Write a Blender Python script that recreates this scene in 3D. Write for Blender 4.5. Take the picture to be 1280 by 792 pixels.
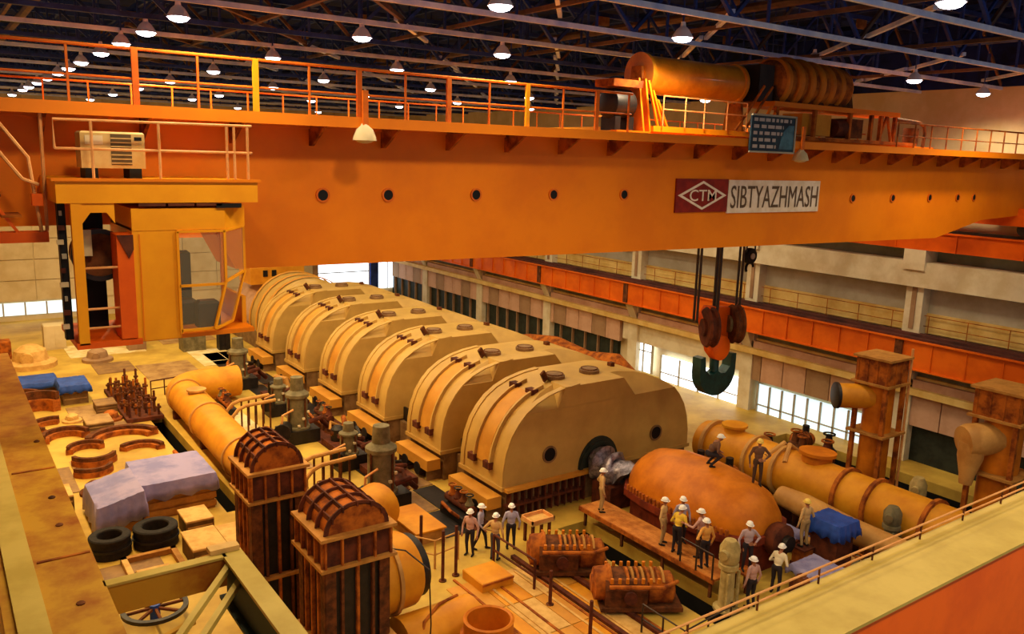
import bpy, math, random
from mathutils import Vector, Matrix
from math import sin, cos, pi, radians, sqrt, atan2
R = random.Random(7)
for o in list(bpy.data.objects): bpy.data.objects.remove(o)
sc = bpy.context.scene
COL = sc.collection

# ------------------------------------------------------------------ camera
EYE = Vector((0, 0, 14.8)); YAW = radians(35.3); PITCH = radians(10.9); ROLL = radians(1.7)
fw = Vector((sin(YAW)*cos(PITCH), cos(YAW)*cos(PITCH), -sin(PITCH)))
rt = Vector((cos(YAW), -sin(YAW), 0)); up = rt.cross(fw)
r2 = rt*cos(ROLL) + up*sin(ROLL); u2 = -rt*sin(ROLL) + up*cos(ROLL)
cd = bpy.data.cameras.new('camera'); cam = bpy.data.objects.new('camera', cd); COL.objects.link(cam)
cd.sensor_width = 36.0; cd.lens = 1040*36.0/1280; cd.clip_end = 400; cd.clip_start = .05
cam.matrix_world = Matrix(((r2.x, u2.x, -fw.x, EYE.x), (r2.y, u2.y, -fw.y, EYE.y), (r2.z, u2.z, -fw.z, EYE.z), (0, 0, 0, 1)))
sc.camera = cam

# ------------------------------------------------------------------ world, exposure
w = bpy.data.worlds.new('hall_air'); sc.world = w; w.use_nodes = True
bg = w.node_tree.nodes['Background']; bg.inputs[0].default_value = (.80, .88, 1.0, 1); bg.inputs[1].default_value = .32
sc.view_settings.view_transform = 'Standard'; sc.view_settings.look = 'None'; sc.view_settings.gamma = 1
sc.view_settings.use_curve_mapping = False; sc.view_settings.exposure = 0.0
LAMP_POWER = 1450; LAMP_COL = (1.0, .80, .50); ROW_COL = (1.0, .68, .27)   # dense left row tinted warmer to yellow the hood flanks

# ------------------------------------------------------------------ materials
def lin(h):
    h = h.lstrip('#'); out = []
    for i in (0, 2, 4):
        c = int(h[i:i+2], 16)/255
        out.append(c/12.92 if c <= .04045 else ((c+.055)/1.055)**2.4)
    return (*out, 1)
MATS = {}
def mat(name, c1, c2=None, rough=.6, metal=0, scale=3, bump=0, emit=0, alpha=1, detail=5, lo=.40, hi=.62, trans=0, coat=0):
    m = bpy.data.materials.new(name); MATS[name] = m; m.use_nodes = True
    nt = m.node_tree; b = nt.nodes['Principled BSDF']
    b.inputs['Roughness'].default_value = rough; b.inputs['Metallic'].default_value = metal
    b.inputs['Base Color'].default_value = lin(c1)
    b.inputs['Specular IOR Level'].default_value = .22 if not (metal or trans or alpha < 1) else .5
    if coat: b.inputs['Coat Weight'].default_value = coat; b.inputs['Coat Roughness'].default_value = .12
    if trans: b.inputs['Transmission Weight'].default_value = trans
    if alpha < 1: b.inputs['Alpha'].default_value = alpha
    if emit: b.inputs['Emission Color'].default_value = lin(c1); b.inputs['Emission Strength'].default_value = emit
    if c2 or bump:
        tc = nt.nodes.new('ShaderNodeTexCoord'); n = nt.nodes.new('ShaderNodeTexNoise')
        n.inputs['Scale'].default_value = scale; n.inputs['Detail'].default_value = detail; n.inputs['Roughness'].default_value = .62
        nt.links.new(tc.outputs['Object'], n.inputs['Vector'])
        if c2:
            r = nt.nodes.new('ShaderNodeValToRGB'); r.color_ramp.elements[0].position = lo; r.color_ramp.elements[1].position = hi
            r.color_ramp.elements[0].color = lin(c1); r.color_ramp.elements[1].color = lin(c2)
            nt.links.new(n.outputs['Fac'], r.inputs['Fac']); nt.links.new(r.outputs['Color'], b.inputs['Base Color'])
        if bump:
            bp = nt.nodes.new('ShaderNodeBump'); bp.inputs['Strength'].default_value = bump; bp.inputs['Distance'].default_value = .05
            nt.links.new(n.outputs['Fac'], bp.inputs['Height']); nt.links.new(bp.outputs['Normal'], b.inputs['Normal'])
    return m
mat('crane_orange', 'E67E04', 'DA7204', .5, scale=.5)
mat('crane_red_orange', 'E66008', 'D05006', .5, scale=.8)
mat('cab_yellow', 'EE9E10', 'E2900C', .5, scale=.8)
mat('rail_orange', 'DA6C14', 'C4580E', .55, scale=2)
mat('rail_pale', 'E0A060', 'CE8A48', .5, scale=2)
mat('rust_orange', 'B4621A', '703410', .85, scale=2.2, bump=.2)
mat('rust_dark', '6E3C1A', '44240F', .85, scale=3, bump=.3)
mat('rust_maroon', '64301A', '421E12', .8, scale=2.5, bump=.2)
mat('rust_beam', 'BC8820', '945010', .7, scale=1.4, bump=.15, lo=.45, hi=.68)
mat('steel_dark', '2A221E', '1C1715', .5, metal=.4, scale=4)
mat('black', '100E0D', None, .6)
mat('rubber', '2A2420', '1E1A18', .8, scale=6, bump=.2)
mat('floor_paint', 'D0AC4A', 'A07C30', .55, scale=.35, lo=.35, hi=.68)
mat('deck_plate', 'B08A50', '8C6434', .6, metal=.1, scale=1.2)
mat('deck_plate_b', '96703C', '74502C', .65, metal=.1, scale=1.2)
mat('deck_plate_c', 'E0D0A0', 'CCB070', .6, scale=1.2)
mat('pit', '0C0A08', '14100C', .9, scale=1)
mat('hood_paint', 'C49C50', 'B08A46', .42, scale=.6, lo=.36, hi=.66)
mat('hood_panel', 'CE9034', 'BC7E2A', .5, scale=.8)
mat('groove_shade', '4A3420', '382616', .7, scale=2)  # shade colour painted along the hood flank grooves
mat('hood_hatch', '8A6A44', '6A4C30', .6, scale=2)
mat('casing_orange', 'D07816', 'B05E0E', .5, scale=1.3, bump=.08, lo=.38, hi=.68)
mat('casing_maroon', '7C3018', '5A2214', .7, scale=2)
mat('pipe_yellow', 'DA9420', 'C47A16', .5, scale=.9, lo=.38, hi=.66)
mat('pipe_tan', 'C8944C', 'B07C3C', .55, scale=1.2)
mat('plank', 'C88038', 'A05C22', .7, scale=2, bump=.15)
mat('valve_olive', '7C7050', '5E5438', .6, scale=2)
mat('valve_cream', 'BCA468', '94804C', .6, scale=2)
mat('machine_green', '2E332A', '22261F', .6, scale=2)
mat('cream', 'D4C29A', 'C4AE82', .7, scale=.5)
mat('cream_concrete', 'D8CCAC', 'C6B48E', .8, scale=.8, bump=.05)
mat('wall_pink', 'C89E80', 'B48868', .7, scale=.7)
mat('wall_brown', 'A2805E', '8C6A4A', .7, scale=.7)
mat('wall_greygreen', '8C9078', '7A7C64', .7, scale=.8)
mat('wall_grey', 'B0A894', 'A0967E', .7, scale=.6)
mat('ledge_yellow', 'DCBC70', 'C8A052', .6, scale=.8)
mat('runway_orange', 'E46A10', 'D0580C', .5, scale=.7)
mat('runway_maroon', '5C3028', '40221E', .7, scale=1)
mat('roof_navy', '142670', '0C1640', .8, scale=.6)
mat('truss_blue', 'DCE6FF', 'A4B8EC', .45, scale=.7)
mat('truss_dark', '2A4290', '1A2A5C', .6, scale=1)
mat('truss_brown', '6A5044', '463632', .6, scale=1)
mat('lamp_white', 'E8E4F0', None, .4)
mat('bulb', 'FBF4FF', None, .5, emit=14)
mat('daylight', 'E4F2FF', None, .4, emit=2.6)
mat('daylight_soft', 'CCE4EE', None, .4, emit=1.1)
mat('sign_white', 'E8D8C4', 'D8C4A8', .5, scale=3)
mat('sign_maroon', '8A2012', '701810', .5, scale=3)
mat('lettering', '5A4634', None, .6)
mat('board_navy', '1C2634', '26404E', .4, scale=2)
mat('board_teal', '4C7888', '385C6C', .5, scale=3)
mat('board_mark', 'B8AAA0', None, .6)
mat('ac_cream', 'C8A868', 'B4904E', .5, scale=2)
mat('ac_dark', '5E4A2C', None, .6)
mat('hook_green', '1C4440', '12302E', .35, metal=.3, scale=3)
mat('cable', '3A2C22', None, .5, metal=.4)
mat('tarp_pink', '9C90BC', '7C78AC', .55, scale=.7, bump=.3, lo=.42, hi=.60)
mat('tarp_blue', '2C50A8', '24408C', .5, scale=2, bump=.4)
mat('tarp_lilac', '8C86A8', '706C94', .55, scale=2, bump=.5)
mat('foil', 'A8A0AC', '645E68', .3, metal=.6, scale=5, bump=.9)
mat('wood_box', 'B8823C', '9C6A2C', .7, scale=2)
mat('wood_pale', 'D8AC64', 'C0924C', .7, scale=2)
mat('box_side', '7C5C34', '644828', .7, scale=2)
mat('fore_cream', 'C6A850', 'B49640', .5, scale=1.2)
mat('fore_orange', 'FF6A08', 'F05E06', .5, scale=1.2)
mat('frame_green', '2C3826', '1E281C', .6, scale=2)
mat('skin', 'A06848', None, .6)
mat('shoe', '201A18', None, .6)
mat('helmet_white', 'F0ECE4', None, .3); mat('helmet_yellow', 'E8C860', None, .3)
for n, c in dict(shirt_pink='C09488', shirt_lilac='A8A0B4', shirt_yellow='DCB43C', shirt_tan='C8A068', shirt_cream='DCCCA8', shirt_orange='DC9C48', shirt_plaid='B49CA0', shirt_brown='6A4A38').items(): mat(n, c, None, .85, bump=.15, scale=20)
for n, c in dict(trouser_dark='2C2428', trouser_jeans='4A4854', trouser_tan='A88858', trouser_brown='4A3428').items(): mat(n, c, None, .85, bump=.15, scale=20)
def glass(name, c, alpha):
    m = mat(name, c, None, .08, alpha=alpha); return m
glass('cab_glass', 'C8B890', .18)
mat('drum_paint', 'E09020', 'C07010', .32, scale=1.2, coat=.6)

# ------------------------------------------------------------------ mesh building
OFF = {}
class MB:
    def __init__(s): s.v = []; s.f = []; s.m = []; s.cm = 0
    def add(s, vs, fs):
        n = len(s.v); s.v += [tuple(p) for p in vs]
        for f in fs: s.f.append([i+n for i in f]); s.m.append(s.cm)
        return s
    def box(s, x0, x1, y0, y1, z0, z1):
        return s.add([(x0,y0,z0),(x1,y0,z0),(x1,y1,z0),(x0,y1,z0),(x0,y0,z1),(x1,y0,z1),(x1,y1,z1),(x0,y1,z1)],
                     [(0,3,2,1),(4,5,6,7),(0,1,5,4),(1,2,6,5),(2,3,7,6),(3,0,4,7)])
    def cbox(s, x0, x1, y0, y1, z0, z1, b=.05):
        # box with chamfered top edges
        return s.add([(x0,y0,z0),(x1,y0,z0),(x1,y1,z0),(x0,y1,z0),(x0,y0,z1-b),(x1,y0,z1-b),(x1,y1,z1-b),(x0,y1,z1-b),
                      (x0+b,y0+b,z1),(x1-b,y0+b,z1),(x1-b,y1-b,z1),(x0+b,y1-b,z1)],
                     [(0,3,2,1),(0,1,5,4),(1,2,6,5),(2,3,7,6),(3,0,4,7),(4,5,9,8),(5,6,10,9),(6,7,11,10),(7,4,8,11),(8,9,10,11)])
    def bar(s, a, b, wd, ht=None, upv=(0,0,1)):
        a = Vector(a); b = Vector(b); ht = ht or wd; d = (b-a).normalized(); u = Vector(upv)
        if abs(d.dot(u)) > .98: u = Vector((0,1,0))
        sd = d.cross(u).normalized(); u = sd.cross(d)
        vs = []
        for p in (a, b):
            for i, j in ((-1,-1),(1,-1),(1,1),(-1,1)): vs.append(p + sd*(wd/2*i) + u*(ht/2*j))
        return s.add(vs, [(0,1,2,3),(7,6,5,4),(0,4,5,1),(1,5,6,2),(2,6,7,3),(3,7,4,0)])
    def cyl(s, a, b, r0, r1=None, n=14, caps=True):
        a = Vector(a); b = Vector(b); r1 = r0 if r1 is None else r1
        d = (b-a).normalized(); u = Vector((0,0,1)) if abs(d.z) < .9 else Vector((1,0,0))
        sd = d.cross(u).normalized(); u = sd.cross(d)
        vs = []
        for p, r in ((a, r0), (b, r1)):
            for i in range(n):
                t = 2*pi*i/n; vs.append(p + sd*(r*cos(t)) + u*(r*sin(t)))
        fs = [(i, i+n, (i+1) % n+n, (i+1) % n) for i in range(n)]
        if caps: fs += [tuple(range(n)), tuple(range(2*n-1, n-1, -1))]
        return s.add(vs, fs)
    def tube(s, pts, r, n=8, closed=False):
        pts = [Vector(p) for p in pts]; k = len(pts); vs = []
        nrm = None
        for i, p in enumerate(pts):
            a = pts[(i-1) % k] if (closed or i > 0) else p; b = pts[(i+1) % k] if (closed or i < k-1) else p
            d = (b-a).normalized()
            if nrm is None:
                nrm = Vector((0,0,1)) if abs(d.z) < .9 else Vector((1,0,0))
            nrm = (nrm - d*nrm.dot(d)).normalized(); q = d.cross(nrm)
            rr = r[i] if isinstance(r, (list, tuple)) else r
            for j in range(n):
                t = 2*pi*j/n; vs.append(p + nrm*(rr*cos(t)) + q*(rr*sin(t)))
        fs = []
        for i in range(k if closed else k-1):
            for j in range(n):
                i2 = (i+1) % k
                fs.append((i*n+j, i*n+(j+1) % n, i2*n+(j+1) % n, i2*n+j))
        if not closed: fs += [tuple(range(n-1, -1, -1)), tuple(range((k-1)*n, k*n))]
        return s.add(vs, fs)
    def prism(s, poly, ax, a, b):
        # poly in the plane normal to ax (x: (y,z); y: (x,z); z: (x,y))
        def P(p, t): return {'x': (t, p[0], p[1]), 'y': (p[0], t, p[1]), 'z': (p[0], p[1], t)}[ax]
        n = len(poly); vs = [P(p, a) for p in poly] + [P(p, b) for p in poly]
        fs = [(i, (i+1) % n, (i+1) % n+n, i+n) for i in range(n)] + [tuple(range(n-1, -1, -1)), tuple(range(n, 2*n))]
        return s.add(vs, fs)
    def lathe(s, o, d, prof, n=24, cap=True):
        o = Vector(o); d = Vector(d).normalized(); u = Vector((0,0,1)) if abs(d.z) < .9 else Vector((1,0,0))
        sd = d.cross(u).normalized(); u = sd.cross(d); vs = []
        for r, h in prof:
            for i in range(n):
                t = 2*pi*i/n; vs.append(o + d*h + sd*(r*cos(t)) + u*(r*sin(t)))
        k = len(prof); fs = [(i*n+j, (i+1)*n+j, (i+1)*n+(j+1) % n, i*n+(j+1) % n) for i in range(k-1) for j in range(n)]
        if cap: fs += [tuple(range(n)), tuple(range(k*n-1, (k-1)*n-1, -1))]
        return s.add(vs, fs)
    def arc(s, c, ax, ri, ro, h0, h1, a0, a1, n=20):
        # annular sector round axis ax at c, between h0 and h1 along it
        vs = []; full = abs(a1-a0) > 2*pi-.01; k = n if full else n+1
        for i in range(k):
            t = a0+(a1-a0)*i/n
            for r, h in ((ri, h0), (ro, h0), (ro, h1), (ri, h1)):
                p, q = r*cos(t), r*sin(t)
                vs.append({'z': (c[0]+p, c[1]+q, c[2]+h), 'y': (c[0]+p, c[1]+h, c[2]+q), 'x': (c[0]+h, c[1]+p, c[2]+q)}[ax])
        fs = []
        for i in range(n):
            a = i*4; b = ((i+1) % k)*4
            for j in range(4): fs.append((a+j, a+(j+1) % 4, b+(j+1) % 4, b+j))
        if not full: fs += [(3,2,1,0), (n*4, n*4+1, n*4+2, n*4+3)]
        return s.add(vs, fs)
    def mesh(s, name, mats, off=(0,0,0), smooth=35):
        me = bpy.data.meshes.new(name)
        me.from_pydata([(p[0]-off[0], p[1]-off[1], p[2]-off[2]) for p in s.v], [], s.f)
        for m in (mats if isinstance(mats, (list, tuple)) else [mats]): me.materials.append(MATS[m])
        if any(s.m): me.polygons.foreach_set('material_index', s.m)
        import bmesh
        bm = bmesh.new(); bm.from_mesh(me); bmesh.ops.recalc_face_normals(bm, faces=bm.faces); bm.to_mesh(me); bm.free()
        if smooth:
            me.polygons.foreach_set('use_smooth', [True]*len(me.polygons)); me.set_sharp_from_angle(angle=radians(smooth))
        me.update(); return me
    def build(s, name, mats, parent=None, off=None, smooth=35):
        if off is None: off = OFF.get(parent.name, (0,0,0)) if parent else (0,0,0)
        o = bpy.data.objects.new(name, s.mesh(name, mats, off, smooth)); COL.objects.link(o)
        if parent: o.parent = parent
        else: o.location = off
        OFF[o.name] = tuple(off)
        return o
def tag(o, label=None, cat=None, group=None, kind=None):
    if label: o['label'] = label
    if cat: o['category'] = cat
    if group: o['group'] = group
    if kind: o['kind'] = kind
    return o
def thing(name, label, cat, loc=(0,0,0), group=None, rz=0):
    o = bpy.data.objects.new(name, None); COL.objects.link(o); o.location = loc; o.rotation_euler.z = rz
    o.empty_display_size = .2; OFF[o.name] = tuple(loc) if rz == 0 else (0,0,0)
    return tag(o, label, cat, group)
def struct(name, mb, m, parent=None):
    o = mb.build(name, m, parent)
    if not parent: o['kind'] = 'structure'
    return o
def inst(src, name, parent=None, loc=(0,0,0), rot=(0,0,0), scale=None):
    o = bpy.data.objects.new(name, src); COL.objects.link(o); o.parent = parent; o.location = loc; o.rotation_euler = rot
    if scale: o.scale = scale
    OFF[o.name] = (0,0,0); return o
def copy_tree(o, parent=None):
    c = o.copy(); COL.objects.link(c); c.parent = parent
    for ch in list(o.children): copy_tree(ch, c)
    return c
def railing(name, label, cat, pts, h=1.1, step=1.5, m='rail_pale', r=.022, group=None, mids=(.5,), parent=None, rpost=None):
    root = parent if parent else thing(name, label, cat, pts[0], group)
    off = OFF[root.name]
    for t in (1.0,)+tuple(mids):
        MB().tube([(p[0], p[1], p[2]+h*t) for p in pts], r, 6).build('rail', m, root)
    for a, b in zip(pts, pts[1:]):
        a = Vector(a); b = Vector(b); n = max(1, round((b-a).length/step))
        for i in range(n+1):
            if i == n and tuple(b) != tuple(Vector(pts[-1])): continue
            p = a.lerp(b, i/n)
            MB().cyl(p, p+Vector((0,0,h)), rpost or r*1.15, n=6).build('post', m, root)
    return root

# ------------------------------------------------------------------ the hall
FX0, FX1, FY0, FY1 = -5.0, 41.4, -6.0, 80.0
holes = [(20.0, 21.5, 15.5, 24.6), (27.6, 38.6, 8.0, 27.5), (9.2, 10.0, 33.0, 48.0)]
xs = sorted({FX0, FX1} | {h[0] for h in holes} | {h[1] for h in holes}); ys = sorted({FY0, FY1} | {h[2] for h in holes} | {h[3] for h in holes})
fm = MB()
for x0, x1 in zip(xs, xs[1:]):
    for y0, y1 in zip(ys, ys[1:]):
        cx, cy = (x0+x1)/2, (y0+y1)/2
        if not any(h[0] < cx < h[1] and h[2] < cy < h[3] for h in holes): fm.box(x0, x1, y0, y1, -.5, 0)
floor = struct('floor', fm, 'floor_paint')
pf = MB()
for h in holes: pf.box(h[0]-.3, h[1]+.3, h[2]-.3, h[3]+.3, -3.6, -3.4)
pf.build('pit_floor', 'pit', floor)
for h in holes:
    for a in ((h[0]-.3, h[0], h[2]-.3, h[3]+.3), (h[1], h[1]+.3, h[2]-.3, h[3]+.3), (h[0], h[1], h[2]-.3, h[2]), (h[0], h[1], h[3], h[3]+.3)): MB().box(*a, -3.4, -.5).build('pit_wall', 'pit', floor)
for i in range(4):
    for j in range(5):
        x0 = 13.7+i*1.15; y0 = 12.6+j*2.05
        MB().box(x0, x0+1.12, y0, y0+2.0, 0, .025).build('deck_plate', ['pipe_yellow', 'hood_panel', 'wood_pale'][(i*2+j) % 3], floor)
# loose cover plates let into the deck
for (x, y, sx, sy, m) in [(12.6, 57.5, 3.4, 4.6, 'deck_plate'), (9.6, 60, 2.4, 3.0, 'deck_plate_b'), (16.2, 60, 2.6, 5, 'deck_plate_c'), (6.6, 50, 2.0, 3.2, 'deck_plate'), (3.6, 40, 1.8, 3.4, 'deck_plate_b'),
                          (7.0, 46.5, 2.4, 2.4, 'deck_plate_b'), (8.4, 39.5, 1.6, 2.0, 'deck_plate_c'), (5.4, 41.5, 1.6, 1.8, 'deck_plate'), (4.9, 29.4, 2.2, 2.2, 'deck_plate_b'), (12.9, 44.0, 2.0, 4.0, 'deck_plate_c'),
                          (3.2, 36.8, 1.4, 2.2, 'deck_plate'), (13.4, 37.5, 1.6, 3.2, 'deck_plate'), (10.0, 66, 5.0, 4.0, 'deck_plate_c'), (16.0, 68, 4.0, 5.0, 'deck_plate'), (6.4, 55.2, 1.5, 2.0, 'deck_plate_b'), (2.6, 46, 2.0, 4.0, 'deck_plate_c'),
                          (12.6, 25.2, 1.6, 2.6, 'deck_plate'), (13.6, 30.5, 1.8, 3.0, 'deck_plate_c'), (7.5, 36.0, 1.2, 1.2, 'deck_plate_c')]:
    MB().box(x-sx/2, x+sx/2, y-sy/2, y+sy/2, 0, .03).build('deck_plate', m, floor)
# steel strips running along the deck beside the bearings
for i, x in enumerate((14.2, 15.0, 15.35, 16.4, 16.75, 17.3, 18.2)):
    MB().box(x, x+.09, 11.5, 23.2-.2*i, 0, .06).build('floor_rail', ['rust_orange', 'wood_pale'][i % 2], floor)

wl = struct('wall_left', MB().box(-5.4, -5.0, -6, 80, 0, 19), 'cream')
for y in range(0, 80, 8): MB().box(-5.0, -4.5, y, y+.8, 0, 18.5).build('column', 'cream_concrete', wl)

wb = struct('wall_back', MB().box(-5, 41.4, 80, 80.4, 0, 22.5), 'cream')
for i in range(12):
    for j in range(4):
        x = -4.8+i*3.0; z = 1.7+j*1.75
        MB().box(x, x+2.94, 79.88, 80, z, z+1.68).build('wall_panel', 'cream', wb)
for i in range(15):
    MB().box(-4.8+i*3.0, -4.8+i*3.0+2.94, 79.9, 80, 16.2, 19.0).build('wall_panel', 'cream_concrete', wb)
w1 = struct('window_1', MB().box(32.2, 37.8, 79.86, 79.95, .8, 4.2), 'daylight')
MB().box(38.0, 38.9, 79.7, 80, 0, 5.5).build('window_frame', 'truss_dark', w1)
MB().box(31.7, 32.2, 79.7, 80, 0, 5.5).build('window_frame', 'wall_brown', w1)
MB().box(32.2, 37.8, 79.8, 79.9, 2.5, 2.6).build('glazing_bar', 'wall_grey', w1)
w2 = struct('window_2', MB().box(39.0, 41.0, 79.86, 79.95, .6, 4.4), 'daylight')
MB().box(39.95, 40.05, 79.8, 79.9, .6, 4.4).build('glazing_bar', 'wall_grey', w2)
w3 = struct('window_3', MB().box(3.0, 11.5, 79.86, 79.95, .5, 1.55), 'daylight_soft')
for x in (4.6, 6.2, 7.8, 9.4): MB().box(x, x+.12, 79.8, 79.95, .5, 1.55).build('glazing_bar', 'wall_grey', w3)

wr = struct('wall_right', MB().box(41.0, 41.4, -6, 80, -3.4, 22.5), 'cream')
MB().box(40.6, 41, -6, 80, 3.95, 5.2).build('spandrel', 'wall_greygreen', wr)
MB().box(40.45, 41, -6, 80, 4.35, 4.5).build('sill', 'ledge_yellow', wr)
MB().box(40.2, 41, -6, 80, 3.95, 4.36).build('pink_band', 'wall_pink', wr)
MB().box(39.85, 41, -6, 80, 3.62, 3.95).build('ledge', 'ledge_yellow', wr)
MB().box(40.75, 41, -6, 80, 6.7, 7.7).build('lower_band', 'ledge_yellow', wr)
MB().box(40.85, 41, -6, 80, 7.7, 9.05).build('grey_band', 'wall_grey', wr)
MB().box(39.9, 41, -6, 80, 9.05, 10.3).build('concrete_beam', 'cream_concrete', wr)
MB().box(40.9, 41, -6, 80, 10.3, 11.2).build('high_window_band', 'wall_greygreen', wr)
pm = [MB().box(0, .3, 0, 1.5, 1.95, 3.62).mesh('wall_panel', m) for m in ('wall_pink', 'wall_brown')]
y = 6.0; i = 0
while y < 79:
    if not (31.5 < y < 42.6): inst(pm[(i*i+i//3) % 2], 'wall_panel', wr, (40.3, y, 0))
    y += 1.56; i += 1
MB().box(40.4, 41, 31.5, 43.2, 2.25, 3.62).build('blank_panel', 'cream_concrete', wr)
MB().box(40.7, 41, 44, 80, -.2, 1.95).build('dark_plinth', 'machine_green', wr)
MB().box(40.7, 41, -6, 24, -3, 1.95).build('dark_plinth', 'machine_green', wr)
for k in range(24): MB().box(40.5, 40.7, 44.5+k*1.5, 44.6+k*1.5, 0, 1.95).build('mullion', 'wall_brown', wr)
def daywin(n, y0, y1, z0, z1, m, bars):
    o = struct('window_%d' % n, MB().box(40.60, 40.68, y0, y1, z0, z1), m)
    for k in range(bars+1):
        yy = y0+(y1-y0)*k/bars; MB().box(40.5, 40.66, yy-.05, yy+.05, z0, z1).build('glazing_bar', 'wall_grey', o)
    MB().box(40.5, 40.66, y0, y1, (z0+z1)/2-.03, (z0+z1)/2+.03).build('glazing_bar', 'wall_grey', o)
daywin(4, 40.3, 42.0, .2, 3.2, 'daylight', 2)
daywin(5, 32.5, 39.4, -.6, 1.75, 'daylight', 4)
daywin(6, 24.2, 31.2, -.8, 1.7, 'daylight_soft', 8)
for k in range(8):
    yc = 12.0+10*k-10
    MB().box(40.2, 41, yc-.45, yc+.45, -3, 9.05).build('column', 'cream_concrete', wr)
    MB().box(39.75, 41, yc-.55, yc+.55, 9.9, 10.9).build('column_head', 'cream_concrete', wr)
    MB().prism([(39.6, 5.05), (40.2, 5.05), (40.9, 3.95), (40.2, 3.95)], 'y', yc-.35, yc+.35).build('knee_bracket', 'cream_concrete', wr)
    MB().prism([(39.85, 9.9), (41, 9.9), (41, 8.6), (40.6, 8.6)], 'y', yc-.35, yc+.35).build('knee_bracket', 'cream_concrete', wr)
    MB().box(40.15, 40.2, yc-.12, yc+.12, 6.9, 9.0).build('column_slot', 'wall_brown', wr)
# lower crane runway along the right wall
t = thing('crane_runway', 'orange steel crane runway beam with maroon rails along the cream right wall', 'runway beam', (39.6, 0, 5.05))
for k in range(9):
    y0 = -8+10*k
    MB().box(39.35, 40.05, y0+.03, y0+9.97, 5.1, 6.45).build('beam', 'runway_orange', t)
    MB().box(39.2, 40.2, y0, y0+10, 6.45, 6.52).build('flange', 'runway_orange', t)
    MB().box(39.25, 40.15, y0, y0+10, 5.03, 5.1).build('flange', 'runway_orange', t)
    for j in range(1, 6): MB().box(39.28, 39.35, y0+j*1.66, y0+j*1.66+.04, 5.1, 6.45).build('stiffener', 'runway_orange', t)
    MB().box(39.26, 39.36, y0-.2, y0+.2, 5.0, 6.5).build('joint_plate', 'rust_dark', t)
MB().box(39.4, 39.7, -8, 80, 6.52, 6.62).build('crane_rail', 'runway_maroon', t)
for k in range(3): MB().box(39.85+k*.22, 39.95+k*.22, -8, 80, 6.54, 6.72).build('conductor_bar', 'runway_maroon', t)
MB().box(39.7, 40.8, -8, 80, 6.52, 6.55).build('walkway', 'runway_maroon', t)
railing('wall_walkway_railing', 'thin brown handrail above the lower orange runway beam on the right wall', 'railing', [(40.55, 4, 6.55), (40.55, 79, 6.55)], 1.05, 1.9, 'rust_orange', .02)
t = thing('crane_runway', 'red-orange runway beam high on the right wall, carrying the big crane', 'runway beam', (40.0, 0, 10.9))
MB().box(39.75, 40.45, -6, 79.5, 10.9, 11.75).build('beam', 'crane_red_orange', t)
MB().box(39.6, 40.6, -6, 79.5, 11.75, 11.82).build('flange', 'crane_red_orange', t)
MB().box(40.0, 40.12, -6, 79.5, 11.82, 11.95).build('crane_rail', 'steel_dark', t)
for k in range(12): MB().box(39.68, 39.75, 2+k*3, 2.05+k*3, 10.9, 11.75).build('stiffener', 'crane_red_orange', t)

for o_, b_ in ((wr, (40.9, 41.0, -6, 80, 18.6, 22.5)), (wb, (-5, 41, 79.85, 80, 19.1, 22.5)), (wl, (-5.0, -4.9, -6, 80, 18.6, 19))): MB().box(*b_).build('roof_cladding', 'roof_navy', o_)
for j in range(14):
    for i in range(2):
        x0 = 15.7+i*1.15; y0 = 26.2+j*2.5
        MB().box(x0, x0+1.1, y0, y0+2.4, 0, .03).build('floor_grating', ['steel_dark', 'rust_maroon', 'deck_plate_b'][(i+j*2) % 3], floor)
# ceiling: dark deck, trusses, purlins, bracing
ceil = struct('ceiling', MB().box(-5, 41.4, -6, 80, 22.3, 22.6), 'roof_navy')
NB = 16; dx = (41.0+5.0)/NB
chb = MB().box(-5, 41, -.06, .06, 18.46, 18.60).mesh('bottom_chord', 'truss_blue')
cht = MB().box(-5, 41, -.10, .10, 21.3, 21.5).mesh('top_chord', 'truss_dark')
brm = []
for k in range(NB):
    x0 = -5+k*dx; z0, z1 = (18.6, 21.35) if k % 2 == 0 else (21.35, 18.6)
    brm.append(MB().bar((x0, 0, z0), (x0+dx, 0, z1), .10, .10, (0, 1, 0)).mesh('brace', 'truss_dark' if k % 5 else 'truss_brown'))
    brm.append(MB().bar((x0+dx/2, 0, 18.6), (x0+dx/2, 0, 21.35), .07, .07, (0, 1, 0)).mesh('hanger', 'truss_dark'))
TY = [8.0+3.85*k for k in range(19)]
chd = MB().box(-5, 41, -.06, .06, 18.46, 18.60).mesh('bottom_chord', 'truss_dark')
for ti, yy in enumerate(TY):
    tr = inst(chd if ti > 4 and ti % 2 else chb, 'roof_truss', ceil, (0, yy, 0))
    inst(cht, 'top_chord', tr)
    for k, m in enumerate(brm): inst(m, 'brace' if k % 2 == 0 else 'hanger', tr)
pu = MB().box(-.07, .07, 4, 79, 21.5, 21.75).mesh('purlin', 'truss_dark')
for k in range(17): inst(pu, 'purlin', ceil, (-4.5+k*2.8, 0, 0))
tie = MB().box(-.05, .05, 4, 79, 18.65, 18.77).mesh('tie_beam', 'truss_brown')
for x in (2.5, 9.0, 14.0, 19.6, 27.0, 34.5): inst(tie, 'tie_beam', ceil, (x, 0, 0))
def brace(a, b, m='truss_blue', wd=.12): MB().bar(a, b, wd, wd).build('diagonal_brace', m, ceil)
for k in range(0, 18):
    ya, yb = TY[k], TY[k+1]
    for x in ((6, 12, 18, 24, 30, 36) if k % 2 == 0 else (9, 21, 33)):
        s = 3.2 if (k+x) % 2 == 0 else -3.2
        brace((x, ya, 18.75), (x+s, yb, 18.75), 'truss_blue' if x > 10 else 'truss_brown')
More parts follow.
